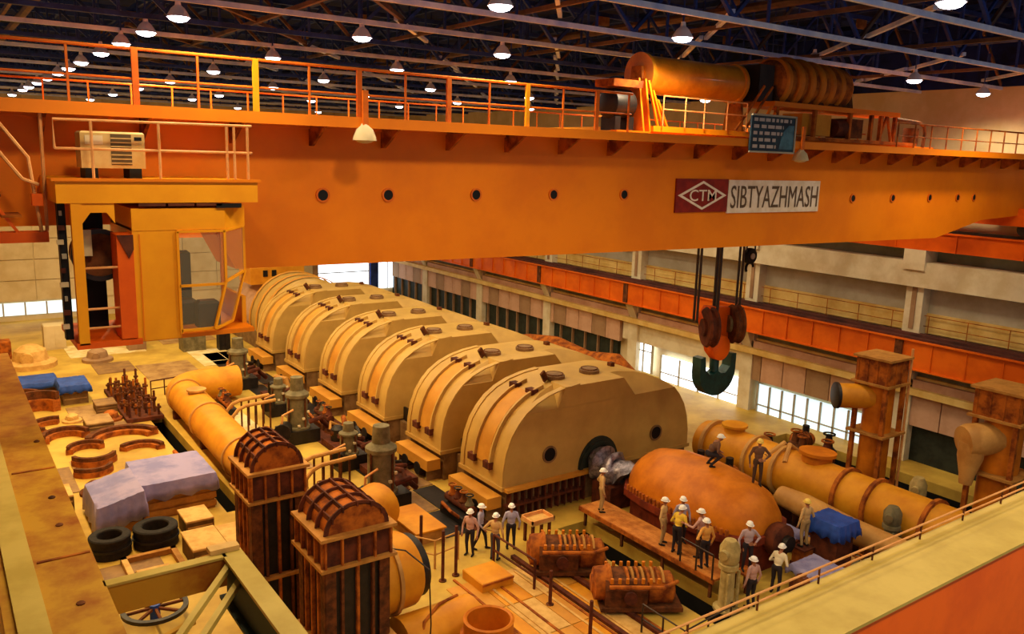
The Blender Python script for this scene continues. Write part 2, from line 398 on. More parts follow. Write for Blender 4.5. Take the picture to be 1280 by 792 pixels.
# catwalk pipes and ducts up in the roof
for k, (x, z) in enumerate(((4.0, 20.0), (13.0, 20.4), (24.5, 20.2), (36.0, 20.0))):
    MB().cyl((x, 6, z), (x, 78, z), .16, n=8).build('roof_duct', ['truss_brown', 'truss_dark'][k % 2], ceil)
gus = MB().box(-.35, .35, -.04, .04, 20.9, 21.3).mesh('gusset_plate', 'hood_hatch')
for yy in TY[::2]:
    for k in range(2, NB, 3): inst(gus, 'gusset_plate', ceil, (-5+k*dx, yy-.14, 0))

# pendant lamps in the roof
shade_me = MB().lathe((0,0,0), (0,0,1), [(.30, -.02), (.27, .04), (.17, .20), (.08, .28), (.06, .40)], 14).mesh('lamp_shade', 'lamp_white')
bulb_me = MB().lathe((0,0,0), (0,0,1), [(.27, -.02), (.22, -.09), (.10, -.13)], 14).mesh('bulb', 'bulb')
stem_me = MB().cyl((0,0,.38), (0,0,4.2), .025, n=6).mesh('lamp_stem', 'truss_dark')
ld = bpy.data.lights.new('lamp_light', 'SPOT'); ld.energy = LAMP_POWER; ld.color = LAMP_COL; ld.shadow_soft_size = .3
ld.spot_size = radians(158); ld.spot_blend = .6
ld_row = ld.copy(); ld_row.energy = LAMP_POWER*1.75; ld_row.color = ROW_COL
ld_far = ld.copy(); ld_far.energy = LAMP_POWER*.8
ld_near = ld.copy(); ld_near.energy = LAMP_POWER*.62
cols = {5.8: [23.5, 27.3, 31.0, 34.8, 39.4, 43.0, 46.4, 50.6, 55, 59.5, 63.2, 70.5], 10.9: [16.2, 23.4, 31.0, 38.6, 46.4, 54, 62, 71], 16.0: [23.6, 31.1, 38.6, 45.6, 55.6, 62.1],  # last lamps of some rows added to light the back wall
        17.2: [16.7, 9.4], 21.9: [31.6, 38.8, 46.6, 55, 71], 22.9: [24.6], 29.65: [21.5], 28.5: [31.5, 39.2, 47, 55, 70], 31.2: [18.1, 24.8], 32.05: [14.2], 35: [32, 40, 48], 38.3: [19.0],
        4.5: [15.8, 1.0], 2.6: [11.9], 7.2: [11.9], 11.7: [11.9, .5], 19.5: [1.0], 27.2: [11.6], 33.0: [11.0]}  # unseen near lamps, added to light the girder front and foreground
ordn = ['first', 'second', 'third', 'fourth', 'fifth', 'sixth', 'seventh', 'eighth', 'ninth', 'tenth', 'eleventh', 'twelfth']
for ci, (x, yl) in enumerate(sorted(cols.items())):
    for k, yy in enumerate(sorted(yl)):
        if yy > 12: lab = '%s pendant lamp from the near end of the %s lamp row counted from the left, the last lamps of some rows being added' % (ordn[k], ordn[ci] if ci < 12 else ['thirteenth', 'fourteenth', 'fifteenth', 'sixteenth', 'seventeenth', 'eighteenth', 'nineteenth', 'twentieth', 'twenty-first'][ci-12])
        else: lab = 'white pendant lamp among those mostly added, unseen, at the near edge of the roof, %s from the left' % ordn[sum(1 for q, ql in cols.items() for v in ql if v <= 12 and (q, v) < (x, yy))]
        t = thing('pendant_lamp', lab, 'lamp', (x, yy, 18.95 if x == 29.65 else 18.1), 'pendant lamps under the roof')
        for me, n in ((shade_me, 'lamp_shade'), (bulb_me, 'bulb'), (stem_me, 'lamp_stem')): inst(me, n, t)
        lo = bpy.data.objects.new('lamp_light', ld_row if x == 5.8 else (ld_far if yy > 12 else (ld_near if yy > 10 else ld))); COL.objects.link(lo); lo.parent = t; lo.location = (0, 0, -.2)

# ------------------------------------------------------------------ the bridge crane
C0 = thing('bridge_crane', 'orange overhead bridge crane spanning the hall, with operator cab and white name sign', 'crane', (0, 17.5, 12.0))
def part(mb, name, m, parent=None, label=None, smooth=35):
    o = mb.build(name, m, parent or C0, smooth=smooth)
    if label: o['label'] = label
    return o
gp = [(-2.6, 13.3), (4.75, 13.3), (5.25, 12.32), (33.0, 12.1), (36.5, 12.75), (40.2, 12.9), (40.2, 15.3), (-2.6, 15.3)]
g = part(MB().prism(gp, 'y', 17.5, 18.9), 'girder', 'crane_orange')
part(MB().prism(gp, 'y', 24.2, 25.6), 'girder', 'crane_orange')
part(MB().box(-2.6, 40.2, 17.44, 18.96, 15.26, 15.34), 'top_flange', 'crane_orange')
for x in (7.19, 8.78, 11.18, 13.6, 16.1, 27.06, 29.6, 32.18, 34.3, 35.6):
    part(MB().arc((x, 17.46, 13.85 if x < 20 else 13.7), 'y', .12, .16, 0, .05, 0, 2*pi, 16), 'hole_rim', 'rail_orange', g)
    part(MB().cyl((x, 17.475, 13.85 if x < 20 else 13.7), (x, 17.51, 13.85 if x < 20 else 13.7), .125, n=16), 'port_hole', 'black', g)
# walkway with brackets
wk = part(MB().box(-2.6, 40.2, 16.34, 17.5, 15.40, 15.45), 'walkway', 'crane_orange')
part(MB().box(-2.6, 40.2, 16.30, 16.34, 15.29, 15.51), 'toe_board', 'crane_orange', wk)
for k in range(25):
    x = -1.6+k*1.7
    part(MB().prism([(16.45, 15.40), (17.5, 15.40), (17.5, 14.90), (17.35, 14.90)], 'x', x, x+.06), 'walkway_bracket', 'rust_orange', wk)
    part(MB().box(x-.06, x+.12, 16.36, 17.48, 15.33, 15.40), 'cross_bearer', 'rust_orange', wk)
def crane_rail_run(y, x0, x1, base, h, thick, name='railing', m='rail_orange'):
    r = part(MB().tube([(x0, y, base+h), (x1, y, base+h)], .03, 6), name, m)
    part(MB().tube([(x0, y, base+h*.5), (x1, y, base+h*.5)], .02, 6), 'mid_rail', m, r)
    n = int((x1-x0)/1.075); 
    for k in range(n+1):
        x = x0+k*1.075
        if thick and k % 2 == 0: part(MB().box(x-.055, x+.055, y-.03, y+.03, base, base+h+.02), 'post', m if k % 6 else 'cab_yellow', r)
        else: part(MB().box(x-.02, x+.02, y-.02, y+.02, base, base+h), 'post', m, r)
    return r
crane_rail_run(16.38, -1.04, 15.2, 15.45, 1.02, True)
crane_rail_run(25.5, -1.5, 40, 15.3, 1.15, False)
crane_rail_run(16.38, 27.6, 40, 15.45, .88, False, m='rust_orange')
# left end carriage, stair and rails
ec = part(MB().box(-2.9, -2.0, 14.5, 28.0, 12.0, 13.2), 'end_carriage', 'crane_red_orange')
for y in (15.4, 17.2, 26, 27.4): part(MB().cyl((-2.75, y, 12.0), (-2.15, y, 12.0), .35, n=16), 'wheel', 'steel_dark', ec)
ec2 = part(MB().box(39.7, 40.5, 14.5, 28.0, 12.4, 13.2), 'end_carriage', 'crane_red_orange')
for y in (15.4, 17.2, 26, 27.4): part(MB().cyl((39.85, y, 12.28), (40.25, y, 12.28), .33, n=16), 'wheel', 'steel_dark', ec2)
lb = part(MB().box(-2.0, 1.72, 16.3, 16.6, 13.12, 13.30), 'landing_beam', 'crane_red_orange')
part(MB().bar((.5, 16.45, 14.5), (1.28, 16.45, 13.28), .14, .05), 'stair_stringer', 'crane_red_orange', lb)
part(MB().tube([(.95, 16.35, 15.35), (1.5, 16.35, 14.55), (1.56, 16.35, 13.9), (1.62, 16.35, 13.3)], .03, 6), 'hand_rail', 'rail_pale', lb)
part(MB().tube([(1.0, 16.25, 14.75), (1.38, 16.25, 14.2), (1.62, 16.25, 14.1)], .03, 6), 'hand_rail', 'rail_pale', lb)
part(MB().tube([(1.72, 16.5, 13.3), (1.74, 16.5, 15.3)], .03, 6), 'post', 'rail_pale', lb)
part(MB().box(1.5, 1.66, 16.2, 16.4, 13.75, 13.95), 'junction_box', 'crane_red_orange', lb)
for k in range(4): part(MB().box(.2+.28*k, .5+.28*k, 16.3, 17.0, 14.6-.35*k, 14.64-.35*k), 'stair_tread', 'rust_orange', lb)
# cab platform
pl = part(MB().box(1.76, 5.05, 15.35, 17.45, 13.84, 14.22), 'cab_platform', 'cab_yellow')
part(MB().box(1.7, 5.1, 15.3, 15.36, 14.2, 14.25), 'platform_lip', 'crane_orange', pl)
for z in (15.18, 14.72): part(MB().tube([(1.8, 15.45, 14.72), (1.8, 15.45, z), (5.0, 15.45, z+.02)] if z > 15 else [(1.8, 15.45, z), (5.0, 15.45, z)], .022, 6), 'rail', 'rail_pale', pl)
for x in (2.35, 3.4, 4.55, 4.68, 4.92): part(MB().cyl((x, 15.45, 14.22), (x, 15.45, 15.18), .025, n=6), 'post', 'rail_pale', pl)
# ladder bay left of the cab
bay = part(MB().box(1.96, 2.12, 15.36, 15.50, 11.45, 13.84), 'bay_post', 'cab_yellow')
part(MB().box(2.62, 2.88, 15.36, 15.9, 11.5, 13.3), 'red_cabinet', 'crane_red_orange', bay)
part(MB().prism([(2.62, 13.3), (2.88, 13.3), (2.88, 13.05), (2.80, 12.9)], 'y', 15.33, 15.36), 'cabinet_flap', 'rust_maroon', bay)
part(MB().box(1.92, 2.95, 15.36, 17.3, 11.38, 11.48), 'bay_floor', 'crane_red_orange', bay)
part(MB().box(2.2, 2.62, 16.6, 16.7, 11.5, 13.8), 'dark_backing', 'black', bay)
part(MB().cyl((2.45, 16.0, 12.9), (2.45, 16.55, 12.9), .42, n=24), 'cable_reel', 'rust_dark', bay)
part(MB().arc((2.45, 15.96, 12.9), 'y', .38, .46, 0, .06, 0, 2*pi, 24), 'reel_rim', 'steel_dark', bay)
part(MB().prism([(2.12, 13.84), (2.62, 13.84), (2.62, 13.5), (2.5, 13.68), (2.25, 13.68), (2.12, 13.5)], 'y', 15.38, 15.44), 'arched_header', 'cab_yellow', bay)
for z in (12.05, 11.72, 12.75): part(MB().tube([(2.1, 15.42, z), (2.64, 15.42, z)], .02, 6), 'rail', 'rail_pale', bay)
part(MB().box(2.16, 2.32, 15.9, 15.96, 12.9, 13.35), 'white_panel', 'cream', bay)
part(MB().box(1.80, 1.92, 15.7, 15.9, 11.5, 13.84), 'cable_tray', 'black', bay)
for k in range(9): part(MB().box(1.76+.03*(k % 3), 1.86+.03*(k % 2), 15.64, 15.70, 11.7+k*.24, 11.78+k*.24), 'cable_clip', ['cream', 'rust_maroon', 'wall_grey'][k % 3], bay)
# the cab itself
cab = part(MB().box(2.88, 3.62, 15.41, 15.46, 11.42, 13.36), 'operator_cab', 'cab_yellow')
part(MB().prism([(2.88, 15.4), (4.45, 15.4), (4.98, 15.95), (4.98, 17.4), (2.88, 17.4)], 'z', 13.36, 13.74), 'cab_roof', 'cab_yellow', cab)
part(MB().box(2.88, 4.95, 15.45, 17.4, 11.40, 11.48), 'cab_floor', 'crane_orange', cab)
part(MB().box(2.88, 2.94, 15.46, 17.4, 11.48, 13.4), 'side_panel', 'cab_yellow', cab)
part(MB().box(2.98, 3.0, 15.392, 15.40, 11.45, 13.3), 'door_seam', 'crane_orange', cab)
part(MB().box(2.94, 3.5, 17.3, 17.4, 11.48, 13.36), 'back_panel', 'crane_orange', cab)
part(MB().box(4.90, 4.96, 17.3, 17.4, 11.48, 13.36), 'corner_post', 'crane_orange', cab)
part(MB().box(4.88, 4.96, 15.95, 17.3, 11.48, 12.0), 'sill_panel', 'cab_yellow', cab)
for (a, b) in (((3.60, 15.38, 13.33), (4.44, 15.38, 13.33)), ((3.61, 15.38, 13.33), (3.61, 15.38, 11.5)), ((4.43, 15.38, 13.33), (4.43, 15.38, 12.4)), ((4.43, 15.38, 12.4), (4.18, 15.30, 11.55)), ((4.43, 15.38, 13.33), (4.95, 15.95, 13.36)), ((4.95, 15.95, 13.36), (4.95, 15.95, 12.5)), ((4.95, 15.95, 12.5), (4.62, 15.7, 11.6)), ((4.43, 15.38, 12.4), (4.95, 15.95, 12.5)), ((4.18, 15.30, 11.55), (4.62, 15.7, 11.6)), ((3.61, 15.38, 11.55), (4.2, 15.38, 11.55)), ((3.61, 15.38, 12.36), (4.43, 15.38, 12.36))):
    part(MB().bar(a, b, .045, .045), 'window_frame', 'cab_yellow', cab)
part(MB().add([(3.62, 15.39, 12.38), (4.42, 15.39, 12.38), (4.42, 15.39, 13.32), (3.62, 15.39, 13.32)], [(0,1,2,3)]), 'pane', 'cab_glass', cab)
part(MB().add([(3.62, 15.39, 11.56), (4.19, 15.36, 11.56), (4.42, 15.39, 12.34), (3.62, 15.39, 12.34)], [(0,1,2,3)]), 'pane', 'cab_glass', cab)
part(MB().add([(4.44, 15.39, 12.44), (4.94, 15.94, 12.52), (4.94, 15.94, 13.33), (4.44, 15.39, 13.31)], [(0,1,2,3)]), 'pane', 'cab_glass', cab)
part(MB().add([(4.20, 15.31, 11.58), (4.60, 15.68, 11.62), (4.93, 15.93, 12.48), (4.42, 15.39, 12.38)], [(0,1,2,3)]), 'pane', 'cab_glass', cab)
part(MB().cbox(3.72, 4.15, 16.2, 16.65, 11.5, 11.95, .06).cbox(3.74, 4.12, 16.6, 16.75, 11.9, 12.85, .05), 'operator_seat', 'steel_dark', cab)
part(MB().cbox(4.0, 4.4, 15.7, 16.0, 11.5, 12.0, .05), 'control_desk', 'steel_dark', cab)
for k in range(3): part(MB().box(3.0+k*.48, 3.44+k*.48, 15.36, 15.4, 13.78, 13.83), 'vent_slot', 'rust_maroon', cab)
part(MB().box(4.3, 4.75, 15.36, 15.4, 13.74, 13.82), 'vent_slot', 'black', cab)
# signs on the girder
sg = part(MB().box(18.12, 20.38, 17.44, 17.495, 13.32, 14.31), 'emblem_panel', 'sign_maroon')
cx, cz, hw, hh = 19.25, 13.82, 1.06, .43
ro = [(cx-hw, cz), (cx, cz-hh), (cx+hw, cz), (cx, cz+hh)]; k_ = .83
ri = [(cx-hw*k_, cz), (cx, cz-hh*k_), (cx+hw*k_, cz), (cx, cz+hh*k_)]
m_ = MB(); vs = [(p[0], 17.425, p[1]) for p in ro+ri] + [(p[0], 17.44, p[1]) for p in ro+ri]
m_.add(vs, [(i, (i+1) % 4, (i+1) % 4+4, i+4) for i in range(4)] + [(i, i+8, (i+1) % 4+8, (i+1) % 4) for i in range(4)])
part(m_, 'diamond_outline', 'sign_white', sg)
def text(body, x0, x1, z0, z1, y, m, parent, name='lettering', bold=0):
    cu = bpy.data.curves.new(name, 'FONT'); cu.body = body; cu.extrude = .004; cu.offset = bold; cu.resolution_u = 3
    to = bpy.data.objects.new(name, cu); COL.objects.link(to)
    bpy.context.view_layer.update()
    me = bpy.data.meshes.new_from_object(to.evaluated_get(bpy.context.evaluated_depsgraph_get()))
    bpy.data.objects.remove(to)
    xs_ = [v.co.x for v in me.vertices]; ys_ = [v.co.y for v in me.vertices]; a, b = min(xs_), max(xs_); c, d = min(ys_), max(ys_); off = OFF[parent.name]
    for v in me.vertices:
        v.co = (x0+(v.co.x-a)/(b-a)*(x1-x0)-off[0], y-v.co.z-off[1], z0+(v.co.y-c)/(d-c)*(z1-z0)-off[2])
    me.materials.clear(); me.materials.append(MATS[m]); me.name = name
    o = bpy.data.objects.new(name, me); COL.objects.link(o); o.parent = parent; OFF[o.name] = off
    return o
text('CTM', cx-.56, cx+.60, cz-.17, cz+.17, 17.43, 'sign_white', sg, bold=.003)
sw = part(MB().box(20.40, 25.02, 17.44, 17.495, 13.27, 14.29), 'name_panel', 'sign_white')
text('SIBTYAZHMASH', 20.52, 24.92, 13.42, 14.12, 17.43, 'lettering', sw, bold=.0)

# things on the crane
t = thing('air_conditioner', 'cream air conditioner box on black feet on the operator cab roof platform', 'air conditioner', (2.76, 16.2, 14.22))
MB().cbox(2.25, 3.27, 15.95, 16.5, 14.40, 15.02, .03).build('body', 'ac_cream', t)
MB().box(2.72, 3.05, 15.935, 15.95, 14.46, 14.98).build('grille', 'ac_dark', t)
for k in range(7): MB().box(2.72, 3.05, 15.92, 15.94, 14.48+k*.07, 14.50+k*.07).build('louvre', 'ac_cream', t)
MB().box(3.10, 3.22, 15.935, 15.95, 14.88, 14.94).build('badge', 'black', t)
MB().box(2.32, 2.6, 15.935, 15.95, 14.80, 14.95).build('label_plate', 'cream', t)
for x in (2.3, 3.0): MB().box(x, x+.2, 15.95, 16.5, 14.22, 14.40).build('foot', 'black', t)
def crane_lamp(x, z, label):
    t = thing('crane_lamp', label, 'lamp', (x, 16.30, z), 'floodlights under the crane walkway')
    MB().lathe((x, 16.30, z), (0,0,1), [(.25, -.16), (.24, -.10), (.18, .06), (.09, .14), (.05, .2)], 18).build('lamp_shade', 'cream', t)
    MB().lathe((x, 16.30, z), (0,0,1), [(.22, -.155), (.14, -.2), (.05, -.22)], 14).build('bulb', 'cream_concrete', t)
    MB().box(x-.06, x+.06, 16.23, 16.29, z+.15, z+.85).build('hanger_post', 'rail_orange', t)
    MB().cyl((x, 16.30, z+.1), (x, 16.30, z+.32), .05, n=8).build('neck', 'rail_orange', t)
crane_lamp(7.64, 15.2, 'cream dome floodlight on an orange post under the walkway, left of the name sign')
crane_lamp(22.25, 15.1, 'cream dome floodlight under the walkway beside the dark notice board')
t = thing('notice_board', 'dark navy notice board with rows of pale marks hung on the walkway edge', 'sign', (20.68, 16.25, 15.15))
MB().box(19.73, 21.73, 16.20, 16.26, 15.15, 16.22).build('board', 'board_navy', t)
for a, b in (((19.70, 15.15), (21.76, 15.15)), ((21.74, 15.15), (21.74, 16.22)), ((19.72, 16.2), (21.74, 16.2))):
    MB().bar((a[0], 16.20, a[1]), (b[0], 16.20, b[1]), .05, .05).build('board_frame', 'wall_grey', t)
for r_ in range(5):
    x = 19.83; lim = 21.53 if r_ < 1 else (21.18 if r_ < 3 else 20.88)
    while x < lim:
        wd = R.uniform(.10, .30); MB().box(x, min(x+wd, lim), 16.192, 16.20, 16.02-r_*.19, 16.115-r_*.19).build('mark', 'board_mark', t); x += wd+R.uniform(.05, .12)

MB().prism([(21.03, 15.25), (21.68, 15.25), (21.68, 15.95), (21.43, 15.95), (21.13, 15.7)], 'y', 16.192, 16.20).build('teal_patch', 'board_teal', t)

# ------------------------------------------------------------------ hoist trolley on top
T = thing('hoist_trolley', 'orange hoist trolley with big winch drum and ribbed gear housing on the crane', 'hoist', (21, 18.2, 15.34))
def tp(mb, n, m, parent=None): return mb.build(n, m, parent or T)
tp(MB().box(15.9, 32.4, 17.7, 17.95, 15.34, 15.62).box(15.9, 32.4, 24.6, 24.9, 15.34, 15.62), 'trolley_rail_beam', 'crane_orange')
tp(MB().box(17.2, 22.6, 17.6, 24.8, 15.62, 15.78), 'deck', 'cab_yellow')
tp(MB().box(22.6, 31.0, 17.6, 24.8, 15.62, 15.74), 'deck', 'rust_orange')
d = tp(MB().lathe((17.45, 18.6, 17.28), (1,0,0), [(.62, 0), (.62, .12), (.55, .14), (.55, 1.5), (.55, 4.06), (.62, 4.08), (.62, 4.2)], 32), 'winch_drum', 'drum_paint')
for x in (17.35, 21.68): tp(MB().prism([(18.2, 15.78), (19.0, 15.78), (18.8, 17.5), (18.4, 17.5)], 'x', x, x+.1), 'drum_bearing', 'rust_orange', d)
# ribbed gear housing
gh = tp(MB().lathe((22.85, 18.3, 17.42), (1,0,0), [(.62, 0), (.72, .1), (.72, 3.7), (.5, 3.9)], 28), 'gear_housing', 'rust_orange')
for k, (x, r_) in enumerate(((22.95, .80), (23.5, .86), (24.1, .85), (24.7, .82), (25.3, .79), (25.9, .75), (26.4, .70))):
    tp(MB().lathe((x, 18.3, 17.42), (1,0,0), [(r_-.06, 0), (r_, .05), (r_, .22), (r_-.06, .27)], 28), 'gear_rib', 'casing_orange', gh)
tp(MB().box(22.4, 29.6, 17.55, 18.9, 16.62, 16.78), 'gear_bed', 'crane_orange')
tp(MB().box(22.0, 22.7, 17.9, 18.8, 16.78, 17.9), 'drive_coupling', 'steel_dark')
tp(MB().prism([(17.8, 16.78), (19.0, 16.78), (18.9, 17.3), (17.9, 17.3)], 'x', 22.8, 27.0), 'housing_base', 'rust_dark')
for x in (22.6, 24.6, 26.6, 27.9, 28.5, 29.4): tp(MB().box(x, x+.12, 17.6, 17.72, 15.74, 16.62), 'support_post', 'rust_orange')
tp(MB().box(24.2, 25.8, 17.8, 18.6, 15.8, 16.5), 'gear_box', 'pipe_yellow')
tp(MB().box(26.7, 27.7, 17.8, 18.6, 15.8, 16.45), 'brake_box', 'rust_dark')
tp(MB().cyl((26.0, 17.9, 16.1), (26.6, 17.9, 16.1), .3, n=14), 'coupling', 'rust_maroon')
tp(MB().bar((28.5, 17.65, 15.74), (28.9, 17.65, 16.6), .08).bar((29.3, 17.65, 15.74), (28.95, 17.65, 16.6), .08), 'a_frame', 'rust_orange')
tp(MB().tube([(29.6, 17.7, 16.55), (31.2, 17.7, 16.5), (31.55, 17.7, 16.4), (31.65, 17.7, 16.1), (31.6, 17.7, 15.6)], .07, 8), 'cable_pipe', 'rust_dark')
tp(MB().cyl((31.2, 18.0, 15.7), (31.2, 18.0, 16.3), .28, n=14), 'motor', 'rust_dark')
# motor and brackets at the left end
mo = tp(MB().lathe((15.9, 18.2, 16.35), (1,0,0), [(.30, 0), (.42, .08), (.42, .75), (.36, .85)], 18), 'motor', 'steel_dark')
tp(MB().box(15.8, 16.9, 17.8, 18.6, 16.8, 17.0), 'motor_hood', 'rust_orange', mo)
for x in (16.0, 16.5): tp(MB().box(x, x+.2, 17.9, 18.5, 15.62, 16.0), 'motor_foot', 'steel_dark', mo)
for x in (16.9, 17.15): tp(MB().prism([(17.7, 15.62), (18.6, 15.62), (18.3, 17.1), (18.0, 17.1)], 'x', x, x+.06), 'bracket_plate', 'crane_orange')
for k in range(3): tp(MB().bar((16.95+k*.2, 17.65, 17.0-k*.25), (17.45+k*.2, 17.65, 15.65), .06), 'strut', 'crane_orange')
tp(MB().bar((20.7, 17.6, 15.8), (21.9, 17.6, 17.2), .06).bar((21.1, 17.6, 15.8), (22.3, 17.6, 17.2), .06), 'ladder_rail', 'rust_orange')
tp(MB().bar((21.6, 17.5, 15.7), (22.2, 17.5, 16.6), .07).bar((21.9, 17.5, 15.7), (22.4, 17.5, 16.4), .07), 'step_bracket', 'crane_orange')
for z in (16.62, 16.25): tp(MB().tube([(17.5, 17.55, z), (21.1, 17.55, z)], .02, 6), 'rail', 'rail_pale')
for x in (17.5, 18.4, 19.2, 20.2, 21.1): tp(MB().cyl((x, 17.55, 15.78), (x, 17.55, 16.62), .022, n=6), 'post', 'rail_pale')

# hook block
def circ(c, r, n=16): return [(c[0]+r*cos(2*pi*i/n), c[1]+r*sin(2*pi*i/n)) for i in range(n)]
H = thing('hook_block', 'large red hook block with dark green double hook on steel ropes', 'crane hook', (25.2, 21.5, 5.8))
for x, yy in ((23.75, 21.35), (23.9, 21.65), (24.85, 21.35), (25.0, 21.65), (26.15, 21.35), (26.3, 21.65)):
    MB().cyl((x, yy, 8.8), (x, yy, 15.62), .05 if x < 24.5 or x > 26 else .065, n=8).build('rope', 'cable', H)
for x, m in ((24.35, 'rust_maroon'), (25.8, 'valve_olive')):
    s_ = MB().lathe((x-.25, 21.25, 8.6), (.9,-.5,0), [(.72, 0), (.78, .08), (.68, .15), (.68, .25), (.78, .32), (.72, .4)], 26).build('sheave', 'rust_maroon' if x < 25 else 'rust_dark', H)
    MB().lathe((x-.30, 21.28, 8.6), (.9,-.5,0), [(.34, -.04), (.34, .5)], 16).build('sheave_hub', m, s_)
MB().prism([(24.2, 8.9), (24.5, 9.35), (25.9, 9.2), (26.0, 8.8), (25.4, 7.5), (25.1, 7.15), (24.75, 7.5), (24.5, 8.2)], 'y', 21.35, 21.75).build('block_frame', 'crane_red_orange', H)
MB().lathe((25.05, 21.5, 7.7), (0,-1,0), [(.42, 0), (.5, .05), (.5, .35), (.42, .4)], 22).build('cheek_plate', 'crane_red_orange', H)
MB().cyl((25.1, 21.5, 6.7), (25.1, 21.5, 7.5), .19, n=14).build('shank', 'hook_green', H)
pr = []
for i in range(13):
    a = pi+pi*i/12; pr.append((25.1+1.02*cos(a), 6.72+.98*sin(a)))
inner = [(26.12, 7.35), (25.86, 7.38), (25.80, 6.85), (25.55, 6.62), (25.30, 6.62), (25.10, 6.75), (24.9, 6.62), (24.65, 6.62), (24.4, 6.85), (24.34, 7.38), (24.08, 7.35)]
MB().prism(pr+inner, 'y', 21.28, 21.72).build('double_hook', 'hook_green', H)
H2 = thing('auxiliary_hook', 'small black auxiliary hook block just below the crane girder', 'crane hook', (26.75, 21.5, 10.9))
MB().lathe((26.75, 21.4, 11.2), (0,1,0), [(.28, 0), (.32, .04), (.32, .2), (.28, .24)], 18).build('sheave', 'black', H2)
MB().lathe((26.75, 21.36, 11.2), (0,1,0), [(.12, 0), (.12, .3)], 12).build('sheave_hub', 'wall_grey', H2)
MB().tube([(26.75+.22*sin(a)*(1), 21.5, 10.72-.22*cos(a)*-1-.0) for a in [x*.45-2.2 for x in range(9)]], .05, 8).build('hook', 'black', H2)
for x in (26.5, 27.0): MB().cyl((x, 21.5, 11.2), (x, 21.5, 15.62), .035, n=6).build('rope', 'cable', H2)

# ------------------------------------------------------------------ turbine: six exhaust hoods
XC = 23.9
prof = [(-5.40, 1.45), (-5.38, 2.1), (-5.25, 2.85), (-5.0, 3.5), (-4.66, 4.0), (-4.28, 4.40), (-3.75, 4.75), (-3.1, 5.02), (-2.35, 5.20), (-1.5, 5.30), (1.5, 5.30), (2.35, 5.20), (3.1, 5.02), (3.75, 4.75), (4.28, 4.40), (4.66, 4.0), (5.0, 3.5), (5.25, 2.85), (5.38, 2.1), (5.40, 1.45)]
Z1 = 4.40
def flank(s, off=0):   # point on the left flank, s in 0..9
    i = min(int(s), 8); f = s-i; a, b = prof[i], prof[i+1]
    x = a[0]+(b[0]-a[0])*f; z = a[1]+(b[1]-a[1])*f
    n = Vector((-(b[1]-a[1]), (b[0]-a[0]))).normalized()
    return x+n.x*off, z+n.y*off
def strip(y0, y1, s0, s1, o0, o1, n=10):
    m = MB(); vs = []
    for i in range(n+1):
        s = s0+(s1-s0)*i/n
        a = flank(s, o0); b = flank(s, o1)
        vs += [(XC+a[0], y0, a[1]), (XC+b[0], y0, b[1]), (XC+b[0], y1, b[1]), (XC+a[0], y1, a[1])]
    fs = []
    for i in range(n):
        for j in range(4): fs.append((i*4+j, i*4+(j+1) % 4, i*4+4+(j+1) % 4, i*4+4+j))
    fs += [(3, 2, 1, 0), (n*4, n*4+1, n*4+2, n*4+3)]
    return m.add(vs, fs)
L = 3.3
